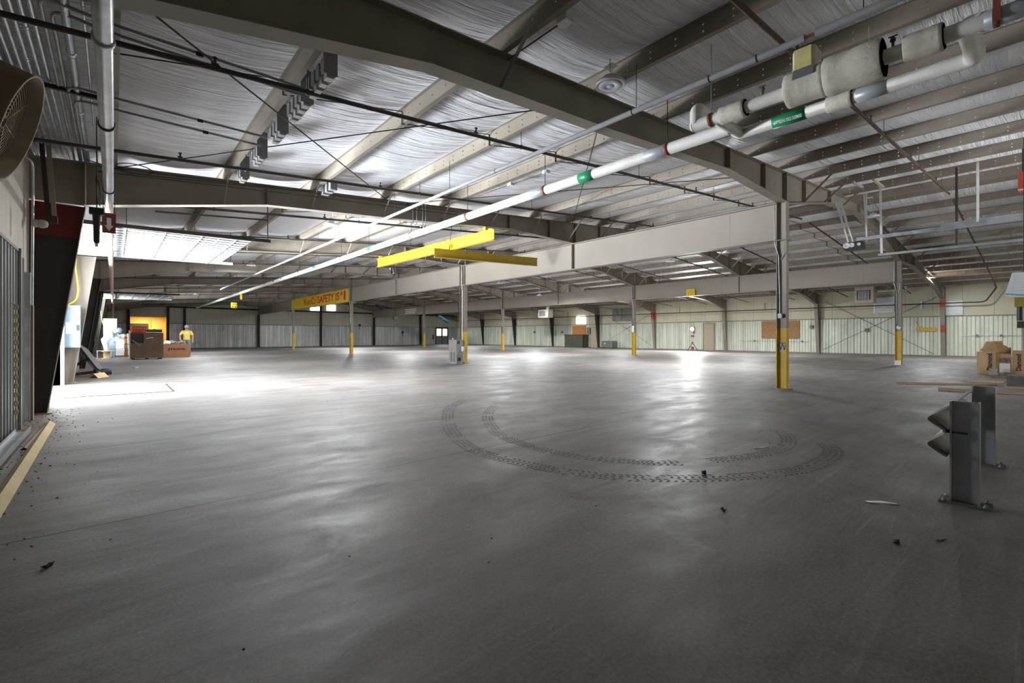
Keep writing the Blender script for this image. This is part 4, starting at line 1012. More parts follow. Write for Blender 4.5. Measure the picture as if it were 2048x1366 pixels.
track([(4.9,6.1),(4.2,5.42),(3.68,4.65),(3.43,4.1),(3.36,3.32),(3.52,2.79),(3.9,2.28),(4.42,2.01),(5.01,1.825),(5.5,1.83),(6.0,2.0),(6.3,2.25)], .17, 'tire_mark', 'inner of the two curved tyre tread tracks on the floor', 9)
# scraps on the floor
def scrap(x, y, w, d, rot, m, lab, cat, curl=0):
    c, s_ = math.cos(rot), math.sin(rot); rows = []
    for i in range(5):
        u = i/4-.5; rows.append([V((x+u*w*c-v*d*s_, y+u*w*s_+v*d*c, .002+curl*(abs(u*2)**2)*w+.004*math.sin(7*u+3*v))) for v in (-.5,0,.5)])
    o = MB().sheet(rows).build('floor_scrap', m); so = o.modifiers.new('thick', 'SOLIDIFY'); so.thickness = .0015; so.offset = 1
    tag(o, lab, cat)
scrap(4.10,.76,.19,.05,-.95,WHITEP,'strip of white paper on the floor left of the guard rail','paper')
LEAF = mat('dry_leaf', (.12,.05,.03), .8, 0, .3, 10)
scrap(3.81,1.91,.06,.035,.5,LEAF,'curled dry brown leaf lying across the outer tyre track','leaf',.35)
scrap(3.12,1.43,.035,.025,1.1,LEAF,'small dry leaf on the floor below the tyre tracks','leaf',.3)
scrap(3.37,.56,.045,.03,.2,LEAF,'dry leaf on the dark floor below the paper strip','leaf',.3)
scrap(3.6,.40,.07,.018,-.5,mat('twig', (.16,.10,.05), .8),'thin dry twig on the dark floor left of the guard rail base','twig',.1)
scrap(-.255,3.33,.045,.03,.9,LEAF,'small dark clump on the floor near the bottom left','leaf',.35)
scrap(.6,21.6,.16,.09,.3,WHITEP,'crumpled white scrap on the floor in front of the brown crate','paper',.25)
scrap(5.15,1.95,.2,.012,-.4,WHITEP,'thin pale strip lying across the right end of the tyre tracks','strip',.02)
for x, y, r, lab in ((6.4,.02,.03,'crumpled clear plastic scrap by the right edge behind the guard rail'),): scrap(x, y, .12, .06, .3, mat('plastic_scrap', (.45,.55,.62), .2), lab, 'plastic', .2)

# ================================================================== GUARD RAIL (right foreground)
t = thing('guard_rail', (5.2,.36,0), 'short steel guard rail on two H posts in the right foreground', 'guard rail')
def hpost(x, y, h, ry):
    p = MB()
    p.box((x-.006,y-.066,0), (x+.006,y+.066,h))
    for s_ in (-1,1): p.box((x-.05,y+s_*.07-.005,0), (x+.05,y+s_*.07+.005,h))
    return p
pst = [(4.53,.375,.715),(6.02,.375,.715)]
for x, y, h in pst:
    p = hpost(x, y, h, 0).build('post', GUARD, t)
    MB().box((x-.09,y-.13,0), (x+.09,y+.13,.012)).build('base_plate', CONC, p)
    for dx, dy in ((-.065,-.105),(.065,-.105),(-.065,.105),(.065,.105)): MB().lathe((x+dx,y+dy,.012), [(.013,0),(.013,.010),(.007,.011),(.007,.022),(0,.023)], 'Z', 8).build('anchor_bolt', GREYFOAM, p)
# W-beam profile in the YZ plane swept along X
zc = .495; prof = [(v.y, v.z) for v in bend([(0,0,.165),(0,.02,.16),(0,.118,.088),(0,.0,0),(0,.118,-.092),(0,.02,-.165),(0,.0,-.17)], .035, 6)]
yb = .46; rows = []
for x in (4.44,5.0,5.5,6.0,6.35): rows.append([V((x,yb+a*1.0,zc+b)) for a, b in prof])
o = MB().sheet(rows).build('rail_beam', GUARDK, t); so = o.modifiers.new('thick', 'SOLIDIFY'); so.thickness = .004
for x in (4.53,6.02): MB().tube([(x,.44,zc),(x,.49,zc)], .012, 8).build('rail_bolt', BLACKP, t)
MB().tube([(4.50,.46,zc),(4.50,.36,zc)], .006, 6).build('loose_bolt', BLACKP, t)

# ================================================================== RIGHT SIDE FLOOR ITEMS
def cbox(mb, c, sx, sy, sz, rot=0, z0=0):
    ca, sa = math.cos(rot), math.sin(rot)
    return mb.obox((c[0],c[1],z0+sz/2), (sx*ca,sx*sa,0), (-sy*sa,sy*ca,0), (0,0,sz))
def open_carton(name, c, sx, sy, sz, rot, m, lab, flaps=((1,.5),(-1,.3)), group=None, z0=0):
    t = thing(name, (c[0],c[1],z0), lab, 'box', group)
    ca, sa = math.cos(rot), math.sin(rot); ex, ey = V((ca,sa,0)), V((-sa,ca,0)); o = V((c[0],c[1],z0)); th = .008
    mb = MB(); mb.obox(o+V((0,0,th/2)), ex*sx, ey*sy, V((0,0,th)))
    for s_ in (-1,1):
        mb.obox(o+ex*s_*(sx/2-th/2)+V((0,0,sz/2)), ex*th, ey*sy, V((0,0,sz))); mb.obox(o+ey*s_*(sy/2-th/2)+V((0,0,sz/2)), ex*(sx-2*th), ey*th, V((0,0,sz)))
    mb.build('body', m, t)
    for i, (s_, out) in enumerate(flaps):
        p = o+ex*s_*sx/2+V((0,0,sz)); q = p+ex*s_*out*sx*.45+V((0,0,sx*.45*(1-abs(out))))
        MB().prism([p-ey*sy/2, p+ey*sy/2, q+ey*sy/2, q-ey*sy/2], ex*.0+V((0,0,.006))).build('flap', m, t)
    return t
R90 = lambda: (pi/2, 0, -pi/2)
t = open_carton('cardboard_box', (20.75,1.02), .5, .62, .62, .05, CARD, 'large open cardboard box with dark lettering, right side, with crumpled cardboard on top', ((1,.2),))
p = MB().prism([V((20.47,.72,.06)),V((20.47,.95,.06)),V((20.47,.95,.33)),V((20.47,.72,.33))], (-.003,0,0)).build('white_label', WHITEP, t)
MB().prism([V((20.466,.70,.36)),V((20.466,.93,.36)),V((20.466,.93,.50)),V((20.466,.70,.50))], (-.003,0,0)).build('photo_label', mat('photo_print', (.22,.13,.1), .7, 0, .8, 20), t)
t = thing('cardboard_sheet', (20.42,1.3,0), 'upright folded cardboard panel with vertical dark brand lettering, left of the open box', 'cardboard')
MB().obox((20.30,1.22,.34), (.03,.0,0), (-.10,.40,0), (0,0,.68)).build('panel', CARDL, t)
text('box_lettering', 'Diamond', (20.258,1.145,.37), (0,-.0,1), (0.245,.97,0), .52, .12, INK, t, .001, .03)
thing('carton_side', (20.75,.6,0), 'tall side of a brown carton with dark lettering facing the guard rail', 'box')
MB().box((20.5,.43,0), (21.0,.68,.72)).build('body', CARD, bpy.data.objects['carton_side'])
text('box_lettering', 'Diamond', (20.497,.555,.37), (0,0,1), (0,1,0), .5, .11, INK, bpy.data.objects['carton_side'], .001, .03)
t = thing('crumpled_cardboard', (20.7,1.1,.63), 'crumpled flattened cardboard resting on top of the open box', 'cardboard')
MB().prism([V((20.55,1.38,.70)),V((20.6,1.05,.98)),V((20.7,.78,.82)),V((20.6,.95,.60))], (.02,.01,.02)).build('sheet', CARD, t)
MB().prism([V((20.75,1.35,.72)),V((20.8,1.25,.98)),V((20.85,.9,1.0)),V((20.8,.86,.68))], (.02,0,.01)).build('sheet', CARDL, t)
MB().prism([V((20.62,1.28,.62)),V((20.62,1.32,.75)),V((20.72,1.1,.80)),V((20.7,1.0,.62))], (.03,0,.02)).build('sheet', CARD, t)
t = open_carton('cardboard_box', (20.9,.05), .5, .42, .72, -.05, CARD, 'cardboard box at the right edge beside the dark folded strips', ((-1,.3),))
t = thing('folded_strips', (20.6,.50,0), 'dark and white folded strips standing between two cardboard boxes', 'strips')
MB().bar((20.5,.385,.0), (20.55,.395,.66), .05, .02, (1,0,0)).build('white_strip', WHITE, t); MB().bar((20.5,.34,.0), (20.5,.33,.70), .04, .02, (1,0,0)).build('dark_strip', BLACK, t)
t = thing('concrete_block', (19.9,1.03,0), 'small grey block on the floor in front of the open cardboard box', 'block')
MB().box((19.85,.95,0), (20.05,1.12,.19)).build('block', mat('grey_block', (.30,.28,.25), .9, 0, .2, 12), t, .01)
t = thing('dark_pallet_block', (15.4,.3,0), 'low dark block at the right edge in front of the cardboard boxes', 'block')
MB().box((15.4,-.4,.02), (16.2,.6,.26)).build('block', CONC, t); MB().box((15.3,-.45,0), (16.3,.62,.02)).build('board', WOOD, t)
for i, (pts, m, lab) in enumerate(((((14.3,2.35),(15.6,.75),(16.0,.85),(14.9,2.5)), mat('wet_cardboard', (.22,.14,.08), .8, 0, .25, 5), 'flattened brown cardboard sheet on the floor behind the guard rail, left one'),
                     (((13.2,1.5),(13.6,.1),(14.3,.2),(14.0,1.6)), MATS['wet_cardboard'], 'flattened thin cardboard sheet on the floor behind the guard rail, right one'),
                     (((16.4,1.4),(16.4,.7),(17.2,.7),(17.2,1.1)), CARD, 'flattened cardboard sheet on the floor below the low dark block'))):
    o = MB().prism([V((x,y,.001)) for x, y in pts], (0,0,.012)).build('flat_cardboard', m); tag(o, lab, 'cardboard')

# grey cabinet by the column of the third frame
t = thing('power_cabinet', (10.85,16.1,0), 'grey vented electrical cabinet standing at the base of a middle column', 'cabinet')
MB().box((10.66,15.86,0), (11.02,16.42,1.0)).build('body', TRANSF, t, .01)
mb = MB()
for s_ in (0,1):
    for k in range(14): mb.box((10.652,15.95+.2*s_,.10+.028*k), (10.66,16.07+.2*s_,.112+.028*k))
mb.build('vents', DARKST, t)
for y_, z_, w_, h_ in ((15.855,.82,.1,.14),(15.855,.12,.16,.14)): MB().box((10.72,y_-.004,z_), (10.72+w_,y_+.004,z_+h_)).build('socket_panel', BLACKP, t)
MB().tube(bend([(10.95,15.84,.6),(10.93,15.7,.55),(10.93,15.7,.05),(11.0,15.75,.4)], .1), .02, 6).build('cable', GREYFOAM, t)
MB().lathe((10.72,16.2,1.0), [(.02,0),(.02,.07),(.0,.08)], 'Z', 10).build('lamp_cap', WHITE, t)
MB().obox((10.95,15.80,.62), (.08,0,0), (0,.09,0), (0,0,.2)).build('switch', WHITE, t)

# ================================================================== BANNER AND SIGNS
t = thing('safety_banner', (C1-.13,FR(6),3.3), 'long yellow banner with red safety lettering on the nearer girder', 'banner')
bx = C1-.128
MB().box((bx-.006,FR(5)+.1,HZ+.005), (bx,FR(6)-.02,4.095)).build('right_panel', SIGNY, t)
MB().box((bx-.006,FR(6)+.02,HZ+.005), (bx,FR(7)-.1,4.095)).build('left_panel', SIGNY, t)
MB().box((bx-.03,FR(6)-.02,HZ+.005), (bx,FR(6)+.02,4.095)).build('joint_strip', mat('sign_yellow_dull', (.5,.36,.04), .5), t)
for body, ya, yb_, z0, z1 in (('W',37.23,36.64,3.45,3.96), ('IND',36.58,35.54,3.45,3.79), ('C',35.41,34.88,3.44,3.97), ('O',34.84,34.5,3.45,3.79), ('SAFETY',34.05,30.78,3.45,3.98), ('IS',30.51,29.85,3.45,3.98), ('#',29.68,29.27,3.71,4.0), ('1',29.09,28.79,3.42,4.0)):
    text('banner_lettering', body, (bx-.009,(ya+yb_)/2,(z0+z1)/2), (0,-1,0), (0,0,1), ya-yb_, z1-z0, REDINK, t, .002, .02)
t = thing('warning_sign', (C2-.13,12.4,3.28), 'small yellow notice on the farther girder above the bright work light', 'sign')
MB().box((C2-.135,12.14,3.27), (C2-.125,12.62,3.64)).build('plate', SIGNY, t)
mb = MB()
for k in range(9): mb.box((C2-.14,12.2+.13*(k%3),3.32+.09*(k//3)), (C2-.136,12.26+.13*(k%3)+.02*(k%2),3.35+.09*(k//3)))
mb.build('print', mat('brown_print', (.3,.15,.02), .7), t)
t = thing('warning_sign', (5.1,30,2.7), 'small square yellow sign hanging under the left roof slope', 'sign')
MB().box((5.0,30,2.73), (5.3,30.01,3.03)).build('plate', mat('sign_lemon', (.38,.34,.015), .5), t)
mb = MB(); mb.box((5.06,29.993,2.78), (5.10,29.999,2.83)); mb.box((5.2,29.993,2.76), (5.25,29.999,2.81)); mb.box((5.22,29.993,2.92), (5.26,29.999,2.96)); mb.box((5.08,29.993,2.93), (5.16,29.999,2.95)); mb.build('print', INK, t)
for x in (5.03,5.27): MB().tube([(x,30.005,3.03),(x,30.005,zr(x)-.0)], .004, 4).build('hanger_wire', DARKST, t)
t = thing('tag_strip', (MX,30.8,3.2), 'yellow tag hanging from the far part of the white water main', 'tag')
MB().box((MX-.05,30.8,3.28), (MX+.05,30.82,3.62)).build('tag', YELB, t)
t = thing('white_notice', (C2-.13,43.2,3.4), 'three lines of white lettering on the far part of the farther girder', 'lettering')
mb = MB()
for k in range(3): mb.box((C2-.014,42.0+.25*(k==0),3.46+.18*k), (C2-.009,44.3,3.56+.18*k))
mb.build('lettering', WHINK, t)

# ================================================================== WALL ITEMS, RIGHT WALL
RX = XR-.02
t = thing('unit_heater', (33.4,7,3.0), 'square beige unit heater with slatted front hung before the right wall', 'heater')
MB().box((33.1,6.52,3.05), (33.8,7.42,4.02)).build('cabinet', BEIGE, t, .015)
MB().box((33.09,6.66,3.25), (33.1,7.30,3.80)).build('opening', BLACK, t)
for k in range(8): MB().obox((33.085,6.74+.07*k,3.52), (.03,.012,0), (0,.03,0), (0,0,.5)).build('slat', WHITE, t)
MB().tube([(33.5,6.97,4.02),(33.5,6.97,zr(33.5))], .012, 6).build('hanger', DARKST, t)
MB().tube([(33.75,6.5,3.75),(33.75,5.2,3.75),(33.75,5.2,3.95)], .10, 14).build('flue', GALV, t)
t = thing('wall_louver', (RX,6.4,2.58), 'white slatted wall louver behind the beige unit heater', 'louver')
MB().box((RX-.1,5.98,2.58), (RX,6.95,3.52)).build('frame', GALV, t)
for k in range(9): MB().obox((RX-.12,6.46,2.66+.095*k), (.05,0,-.04), (0,.9,0), (.01,0,.07)).build('slat', WHITE, t)
MB().box((RX-.09,4.7,2.7), (RX,4.78,3.2)).build('side_bracket', WHITE, t)
struct(MB().box((RX-.03,3.02,2.3), (RX+.05,3.80,3.1)).build('window_1', PANEW))
t = thing('strand_board_panel', (RX,12.2,.97), 'brown strand board panel on the right wall behind the nearest column', 'board')
MB().box((RX-.07,11.02,.97), (RX-.04,13.45,2.18)).build('board', OSB, t)
struct(MB().box((RX-.055,16.95,0), (RX-.02,17.75,2.08)).build('door_3', DOORT))
mb = MB().box((RX-.07,16.88,0), (RX-.02,16.95,2.14)).box((RX-.07,17.75,0), (RX-.02,17.82,2.14)).box((RX-.07,16.95,2.08), (RX-.02,17.75,2.14)); struct(mb.build('trim_7', STEEL))
struct(MB().box((RX-.01,29.95,2.32), (RX+.06,31.1,3.08)).build('window_2', GLASSW))
t = thing('wall_louver', (RX,25.4,2.47), 'four grey shuttered fan louvers high on the right wall', 'louver')
for k, (y0, z0) in enumerate(((24.3,2.5),(25.5,2.5),(24.3,3.12),(25.5,3.12))):
    p = MB().box((RX-.06,y0,z0), (RX,y0+1.1,z0+.54)).build('shutter', GREYBOX, t)
    mb = MB()
    for j in range(6): mb.obox((RX-.07,y0+.55,z0+.06+.085*j), (.02,0,-.03), (0,1.04,0), (.004,0,.05))
    mb.build('blades', mat('dull_blades', (.30,.30,.27), .5), p)
t = thing('orange_panel', (RX,30.7,1.27), 'orange brown board over the dark green bin on the right wall', 'board')
MB().box((RX-.08,29.85,1.27), (RX-.05,31.55,2.12)).build('board', PLYOR, t)
t = thing('steel_bin', (34.8,30.6,0), 'dark green steel bin standing against the right wall', 'bin')
MB().box((34.5,29.5,0), (35.3,31.85,1.26)).build('body', DKGREEN, t, .02); MB().box((34.46,29.46,1.2), (35.34,31.9,1.27)).build('rim', DKGREEN, t)
struct(MB().box((RX-.06,28.33,0), (RX-.02,29.15,2.08)).build('door_4', DOORT))
t = thing('panel_box', (RX,29.4,1.3), 'grey electrical panel box left of the narrow tan door', 'electrical box')
MB().box((RX-.14,29.22,1.30), (RX-.02,29.60,1.95)).build('body', GREYCAB, t); MB().tube([(RX-.08,29.4,1.95),(RX-.08,29.4,3.9)], .03, 6).build('conduit', WHITE, t)
t = thing('grey_chest', (34.8,26.5,0), 'low grey chest with a small white sticker against the right wall', 'chest')
MB().box((34.5,25.95,.04), (35.2,27.2,.62)).build('body', GREYCAB, t, .02); MB().box((34.48,25.93,.62), (35.22,27.22,.66)).build('lid', GREYCAB, t); MB().lathe((34.49,26.8,.42), [(0,0),(.07,0),(.07,.01)], 'X', 14).build('sticker', WHITEP, t)
for xx, yy in ((34.6,26.0),(34.6,27.1)): MB().box((xx,yy,0), (xx+.5,yy+.05,.04)).build('skid', DARKST, t)
t = thing('unit_heater', (32.0,32.0,2.9), 'pinkish unit heater hung under the roof left of the bright window', 'heater')
MB().box((31.7,31.4,2.9), (32.4,32.8,3.7)).build('cabinet', BEIGE, t, .02); MB().box((31.69,31.8,3.05), (31.7,32.6,3.55)).build('opening', GREYBOX, t); MB().tube([(32,32.0,3.7),(32,32.0,zr(32))], .012, 6).build('hanger', DARKST, t); MB().box((31.75,31.5,3.7), (31.95,31.7,4.0)).build('flue', WHITE, t)
t = thing('yellow_plate', (RX-.1,4.4,1.4), 'yellow plate bracket on the right wall beside the near red banded column', 'sign')
MB().box((RX-.09,4.12,1.42), (RX-.07,4.98,1.64)).build('plate', YEL, t); MB().tube([(RX-.08,4.8,1.64),(RX-.08,5.0,2.0)], .02, 6).build('arm', GALV, t)
for y0, y1, z_, lab in ((.4,3.1,1.18,'thin wall rail with clamps at the right end of the right wall'), (10.4,15.0,.78,'thin wall rail with clamps under the strand board panel')):
    t = thing('wall_rail', (RX-.08,y0,z_), lab, 'rail')
    MB().tube([(RX-.08,y0,z_),(RX-.08,y1,z_)], .014, 6).build('rail', GALV, t)
    for k in range(3): MB().box((RX-.1,y0+(y1-y0)*(k+.3)/3-.05,z_-.05), (RX-.02,y0+(y1-y0)*(k+.3)/3+.05,z_+.05)).build('clamp', GREYCAB, t)
for y_, z_, lab in ((10.3,1.75,'small grey outlet box on the pale liner right of the strand board'), (7.3,1.5,'small grey switch box under the beige unit heater'), (18.6,1.45,'small brown call box left of the tan door'), (37.2,1.55,'dark outlet pair on the liner near the pinkish heater'), (33.0,1.5,'dark outlet on the liner left of the dark green bin')):
    t = thing('outlet_box', (RX-.06,y_,z_), lab, 'outlet box', 'wall boxes')
    MB().box((RX-.12,y_-.09,z_-.11), (RX-.02,y_+.09,z_+.11)).build('box', GREYCAB, t); MB().tube([(RX-.05,y_,z_+.1),(RX-.05,y_,2.3)], .012, 5).build('conduit', GALV, t)
t = thing('work_light', (33.6,17.75,0), 'bright LED work light on a red and black tripod by the right wall', 'work light')
wx, wy = 33.6, 17.75
for a in (.5, 2.6, 4.7): MB().tube([(wx,wy,.62),(wx+.42*math.cos(a),wy+.42*math.sin(a),.0)], .022, 8).build('leg', BLACKP, t)
MB().tube([(wx,wy,.15),(wx,wy,1.55)], .02, 8).build('mast', WHITE, t); MB().lathe((wx,wy,.58), [(.04,0),(.05,.02),(.05,.08),(.03,.1)], 'Z', 12).build('hub', BLACKP, t)
MB().box((wx-.06,wy-.1,1.05), (wx+.06,wy+.1,1.2)).build('bracket', REDB, t); MB().box((wx-.08,wy-.08,.12), (wx+.08,wy+.08,.3)).build('battery', REDB, t)
MB().box((wx-.05,wy-.19,1.50), (wx+.08,wy+.19,1.82)).build('head', REDB, t, .015); MB().lathe((wx-.051,wy,1.66), [(0,-.014),(.12,-.01),(.135,.0)], 'X', 20).build('led_lens', LEDE, t)

# ================================================================== END WALL ITEMS
# yellow lit room beyond the end wall opening
struct(MB().box((GA[0]-.12,YE-.02,0), (GA[0],YE+.3,GA[2]+.1)).box((GA[1],YE-.02,0), (GA[1]+.12,YE+.3,GA[2]+.1)).box((GA[0],YE-.02,GA[2]), (GA[1],YE+.3,GA[2]+.1)).build('door_5', mat('yellow_frame', (.75,.55,.15), .5)))
mb = MB().box((-.2,YE+3.4,0), (4.6,YE+3.5,3.2)).box((-.3,YE+.3,0), (-.2,YE+3.5,3.2)).box((4.6,YE+.3,0), (4.7,YE+3.5,3.2)).box((-.3,YE+.3,3.1), (4.7,YE+3.5,3.2)); struct(mb.build('wall_back_room', YROOM))
struct(MB().box((-3,YE+.25,-.3), (6,YE+4,0)).build('floor_back_room', FLOOR))
struct(MB().box((1.2,YE+3.3,1.5), (2.5,YE+3.4,2.3)).build('window_3', BLACK))
struct(MB().box((2.75,YE+3.3,0), (4.2,YE+3.4,2.5)).build('door_6', YROOM))
struct(MB().box((2.55,YE+3.25,0), (2.7,YE+3.4,2.7)).build('trim_8', YEL))
area_lamp = None
struct(MB().box((32.15,YE-.02,0), (33.03,YE+.02,2.15)).box((33.07,YE-.02,0), (33.95,YE+.02,2.15)).build('door_7', DOORG))
mb = MB()
for x in (32.08,33.02,33.95): mb.box((x,YE-.05,0), (x+.07,YE+.02,2.2))
mb.box((32.08,YE-.05,2.15), (34.02,YE+.02,2.22)); struct(mb.build('trim_9', DARKST))
for i, x in enumerate((32.27,33.19)): struct(MB().box((x,YE-.03,1.15), (x+.64,YE-.015,2.02)).build('window_%d' % (4+i), GLASSW))
t = thing('fire_extinguisher_sign', (31.75,YE-.05,.65), 'dark red sign on the liner left of the double door', 'sign'); MB().box((31.6,YE-.03,.65), (31.82,YE+.0,1.25)).build('plate', DRED, t)
for i, (x0, x1, z0, z1) in enumerate(((16.3,17.25,3.9,4.35),(18.05,19.0,3.95,4.6))):
    struct(MB().box((x0,YE-.0,z0), (x1,YE+.03,z1)).build('window_%d' % (6+i), GLASSW))
    t = thing('loose_boards', ((x0+x1)/2,YE-.1,z0), 'brown boards leaning in the %s high window of the end wall' % ('left' if i == 0 else 'right'), 'boards')
    for k in range(4): MB().bar((x0+.04,YE-.05,z0+.06+.1*k), (x1-.05,YE-.05,z0+.12+.1*k), .03, .035).build('board', mat('pine', (.46,.30,.16), .7), t)
for x, z_, lab in ((21.8,2.35,'dark bracket on the end wall beside the right end of the safety banner'), (27.3,1.55,'dark fixture on the end wall under the far girder')):
    t = thing('wall_bracket', (x,YE-.1,z_), lab, 'bracket'); MB().box((x-.12,YE-.15,z_-.12), (x+.1,YE,z_+.1)).build('plate', DARKST, t); MB().tube([(x,YE-.1,z_+.2),(x,YE-.1,z_-.5)], .03, 6).build('bar', DARKST, t)
t = thing('round_wall_lamp', (27.9,YE-.2,3.2), 'white round lamp on the end wall under the farther girder', 'wall lamp'); MB().lathe((26.3,YE-.25,3.35), [(0,-.05),(.25,-.04),(.27,.0),(.27,.2),(0,.22)], 'Y', 16).build('lamp', WHITE, t)
for c, lab in (((25.1,YE-.8,4.35),'bluish plastic sheet hung above the far end of the farther girder'), ((29.0,45.2,3.2),'bluish plastic sheet bundle hung left of the double door')):
    t = thing('plastic_sheet', c, lab, 'plastic sheet'); rnd = random.Random(5)
    rows = []
    for i in range(7): rows.append([V((c[0]-.9+.3*i, c[1]+.3*j+rnd.uniform(-.05,.05), c[2]+.2-.12*i+.25*math.cos(j*1.4+i*.5)*.5)) for j in range(5)])
    o = MB().sheet(rows).build('sheet', LBLUE, t); so = o.modifiers.new('thick', 'SOLIDIFY'); so.thickness = .01
    for s_ in (-.6,.6): MB().tube([(c[0]+s_,c[1]+.5,c[2]+.1),(c[0]+s_,c[1]+.5,zr(c[0]+s_))], .006, 4).build('hanger_wire', DARKST, t)

# ================================================================== DEEP LEFT: bins and goods
t = thing('steel_hopper', (1.22,29.3,0), 'large dark brown steel bin heaped with goods, far left', 'bin')
MB().box((.60,29.0,.06), (1.90,29.03,.80)).build('front_panel', BROWN, t)
mb = MB().box((.60,30.0,.06), (1.90,30.03,1.3)).box((.60,29.03,.06), (.63,30.0,1.3)).box((1.87,29.03,.06), (1.90,30.0,1.3)).box((.63,29.03,.06), (1.87,30.0,.1)); mb.build('shell', BROWN, t)
MB().box((1.12,29.0,.80), (1.90,29.03,1.28)).build('upper_panel', BROWN, t)
for x in (.66,1.2,1.72): MB().box((x,29.02,0), (x+.12,30.0,.06)).build('skid', DARKST, t)
MB().box((.64,29.04,.1), (1.86,29.99,1.295)).build('load', DARKST, t)
MB().bar((.58,28.98,.05), (.58,28.98,1.42), .05, .05, (1,0,0)).build('corner_post', WHITE, t)
MB().bar((.68,28.95,.95), (.98,28.93,.68), .05, .02, (0,1,0)).build('strap', GREYBOX, t)
MB().bar((1.22,28.96,1.03), (1.5,28.96,1.08), .03, .01, (0,1,0)).build('rope', WHITEP, t)
t = thing('padded_roll', (1.6,29.5,1.3), 'dark padded roll lying across the top of the brown steel bin', 'roll')
MB().tube([(1.25,29.2,1.395),(1.85,29.25,1.395)], .09, 12).build('roll', BLACK, t); MB().bar((1.2,29.06,1.33), (1.95,29.06,1.33), .04, .03).build('cord', WHITEP, t)
t = thing('crate', (.95,29.6,1.3), 'orange red plastic crate on top of the brown steel bin', 'crate')
x0, x1, y0, y1, z0, z1 = .66, 1.22, 29.1, 29.6, 1.305, 1.62
mb = MB().box((x0,y0,z0), (x1,y1,z0+.02))
for z_ in (z0, (z0+z1)/2-.03, z1-.05):
    mb.box((x0,y0,z_), (x1,y0+.02,z_+.05)); mb.box((x0,y1-.02,z_), (x1,y1,z_+.05)); mb.box((x0,y0,z_), (x0+.02,y1,z_+.05)); mb.box((x1-.02,y0,z_), (x1,y1,z_+.05))
for k in range(7):
    x = x0+(x1-x0-.035)*k/6; mb.box((x,y0,z0), (x+.035,y0+.02,z1)); mb.box((x,y1-.02,z0), (x+.035,y1,z1))
mb.build('basket', ORANGE, t); MB().box((x0+.03,y0+.03,z0+.02), (x1-.03,y1-.03,z0+.22)).build('contents', REDB, t)
t = thing('navy_bundle', (1.4,29.4,1.4), 'dark blue cloth bundle beside the orange crate on the brown bin', 'cloth')
MB().lathe((1.56,29.55,1.30), [(.0,.0),(.2,.0),(.22,.06),(.16,.13),(.05,.2),(0,.21)], 'Z', 12).build('cloth', mat('navy_cloth', (.06,.08,.13), .9, 0, .2, 8), t); MB().box((1.26,29.5,1.30), (1.36,29.6,1.5)).build('paper', WHITEP, t)
t = open_carton('large_carton', (2.6,31.2), 1.16, .8, .70, 0, BROWNR, 'large brown carton with dark lettering in front of the person in yellow', ())
text('carton_lettering', 'JTOOL', (2.6,30.795,.43), (1,0,0), (0,0,1), .82, .13, INK, t, .001, .04)
t = thing('bagged_parts', (2.4,31.2,.70), 'clear bag of loose parts heaped in the large brown carton', 'bag')
rnd = random.Random(2)
mb = MB()
for k in range(16): mb.obox((2.15+rnd.random()*.75,31.0+rnd.random()*.4,.66+rnd.random()*.22), (rnd.uniform(.05,.2),rnd.uniform(-.1,.1),.02), (0,.1,.02), (0,-.02,rnd.uniform(.03,.08)))
mb.build('parts', mat('mixed_parts', (.45,.40,.36), .5, .2, .5, 10), t); MB().lathe((2.2,31.1,.68), [(0,0),(.16,.02),(.18,.1),(.1,.2),(0,.22)], 'Z', 12).build('bag', WHITEP, t)
# palletised white stack
t = thing('pallet', (.35,31.9,0), 'low dark pallet under the white stacked trays beside the bending man', 'pallet')
for y in (31.9,32.25,32.6): MB().box((.08,y-.05,0), (.80,y+.05,.09)).build('stringer', WOOD, t)
MB().box((.06,31.82,.09), (.82,32.7,.12)).build('deck', DARKST, t)
for k in range(9):
    t = thing('stacked_tray', (.32,31.9,.12+.125*k), 'white and brown carton in the stack beside the bending man, %s from the floor' % ORD[k], 'carton', 'cartons in the white stack')
    d = .01*((k*7)%3-1)
    MB().box((.10+d,31.86,.12+.125*k), (.43+d,32.66,.12+.125*k+.12)).build('white_half', WHITEP, t); MB().box((.432+d,31.86,.12+.125*k), (.77+d,32.66,.12+.125*k+.12)).build('brown_half', BROWNR, t)
t = thing('rack_frame', (.7,31.4,.12), 'white metal bars standing in front of the carton stack', 'frame')
for x in (.60,.74): MB().bar((x,31.80,.12), (x-.03,31.82,1.28), .035, .035, (1,0,0)).build('bar', WHITE, t)
MB().bar((.4,31.79,.72), (.84,31.79,.72), .04, .03).build('cross_bar', DARKST, t)
t = thing('wire_spool', (-.28,30.9,0), 'wooden wire spool standing on the floor by the bending man', 'spool')
MB().lathe((-.26,30.9,0), [(0,0),(.2,0),(.2,.03),(.13,.035),(.13,.36),(.2,.365),(.2,.39),(0,.39)], 'Z', 20).build('spool', CARDL, t)
t = thing('low_stand', (-.5,31.6,0), 'low white tube stand behind the wooden wire spool', 'stand')
for x in (-.62,-.1): MB().bar((x,31.32,0), (x,31.32,.39), .025, .025, (1,0,0)).build('leg', WHITE, t)
MB().bar((-.65,31.32,.40), (.12,31.32,.40), .03, .025).build('top_bar', WHITE, t)
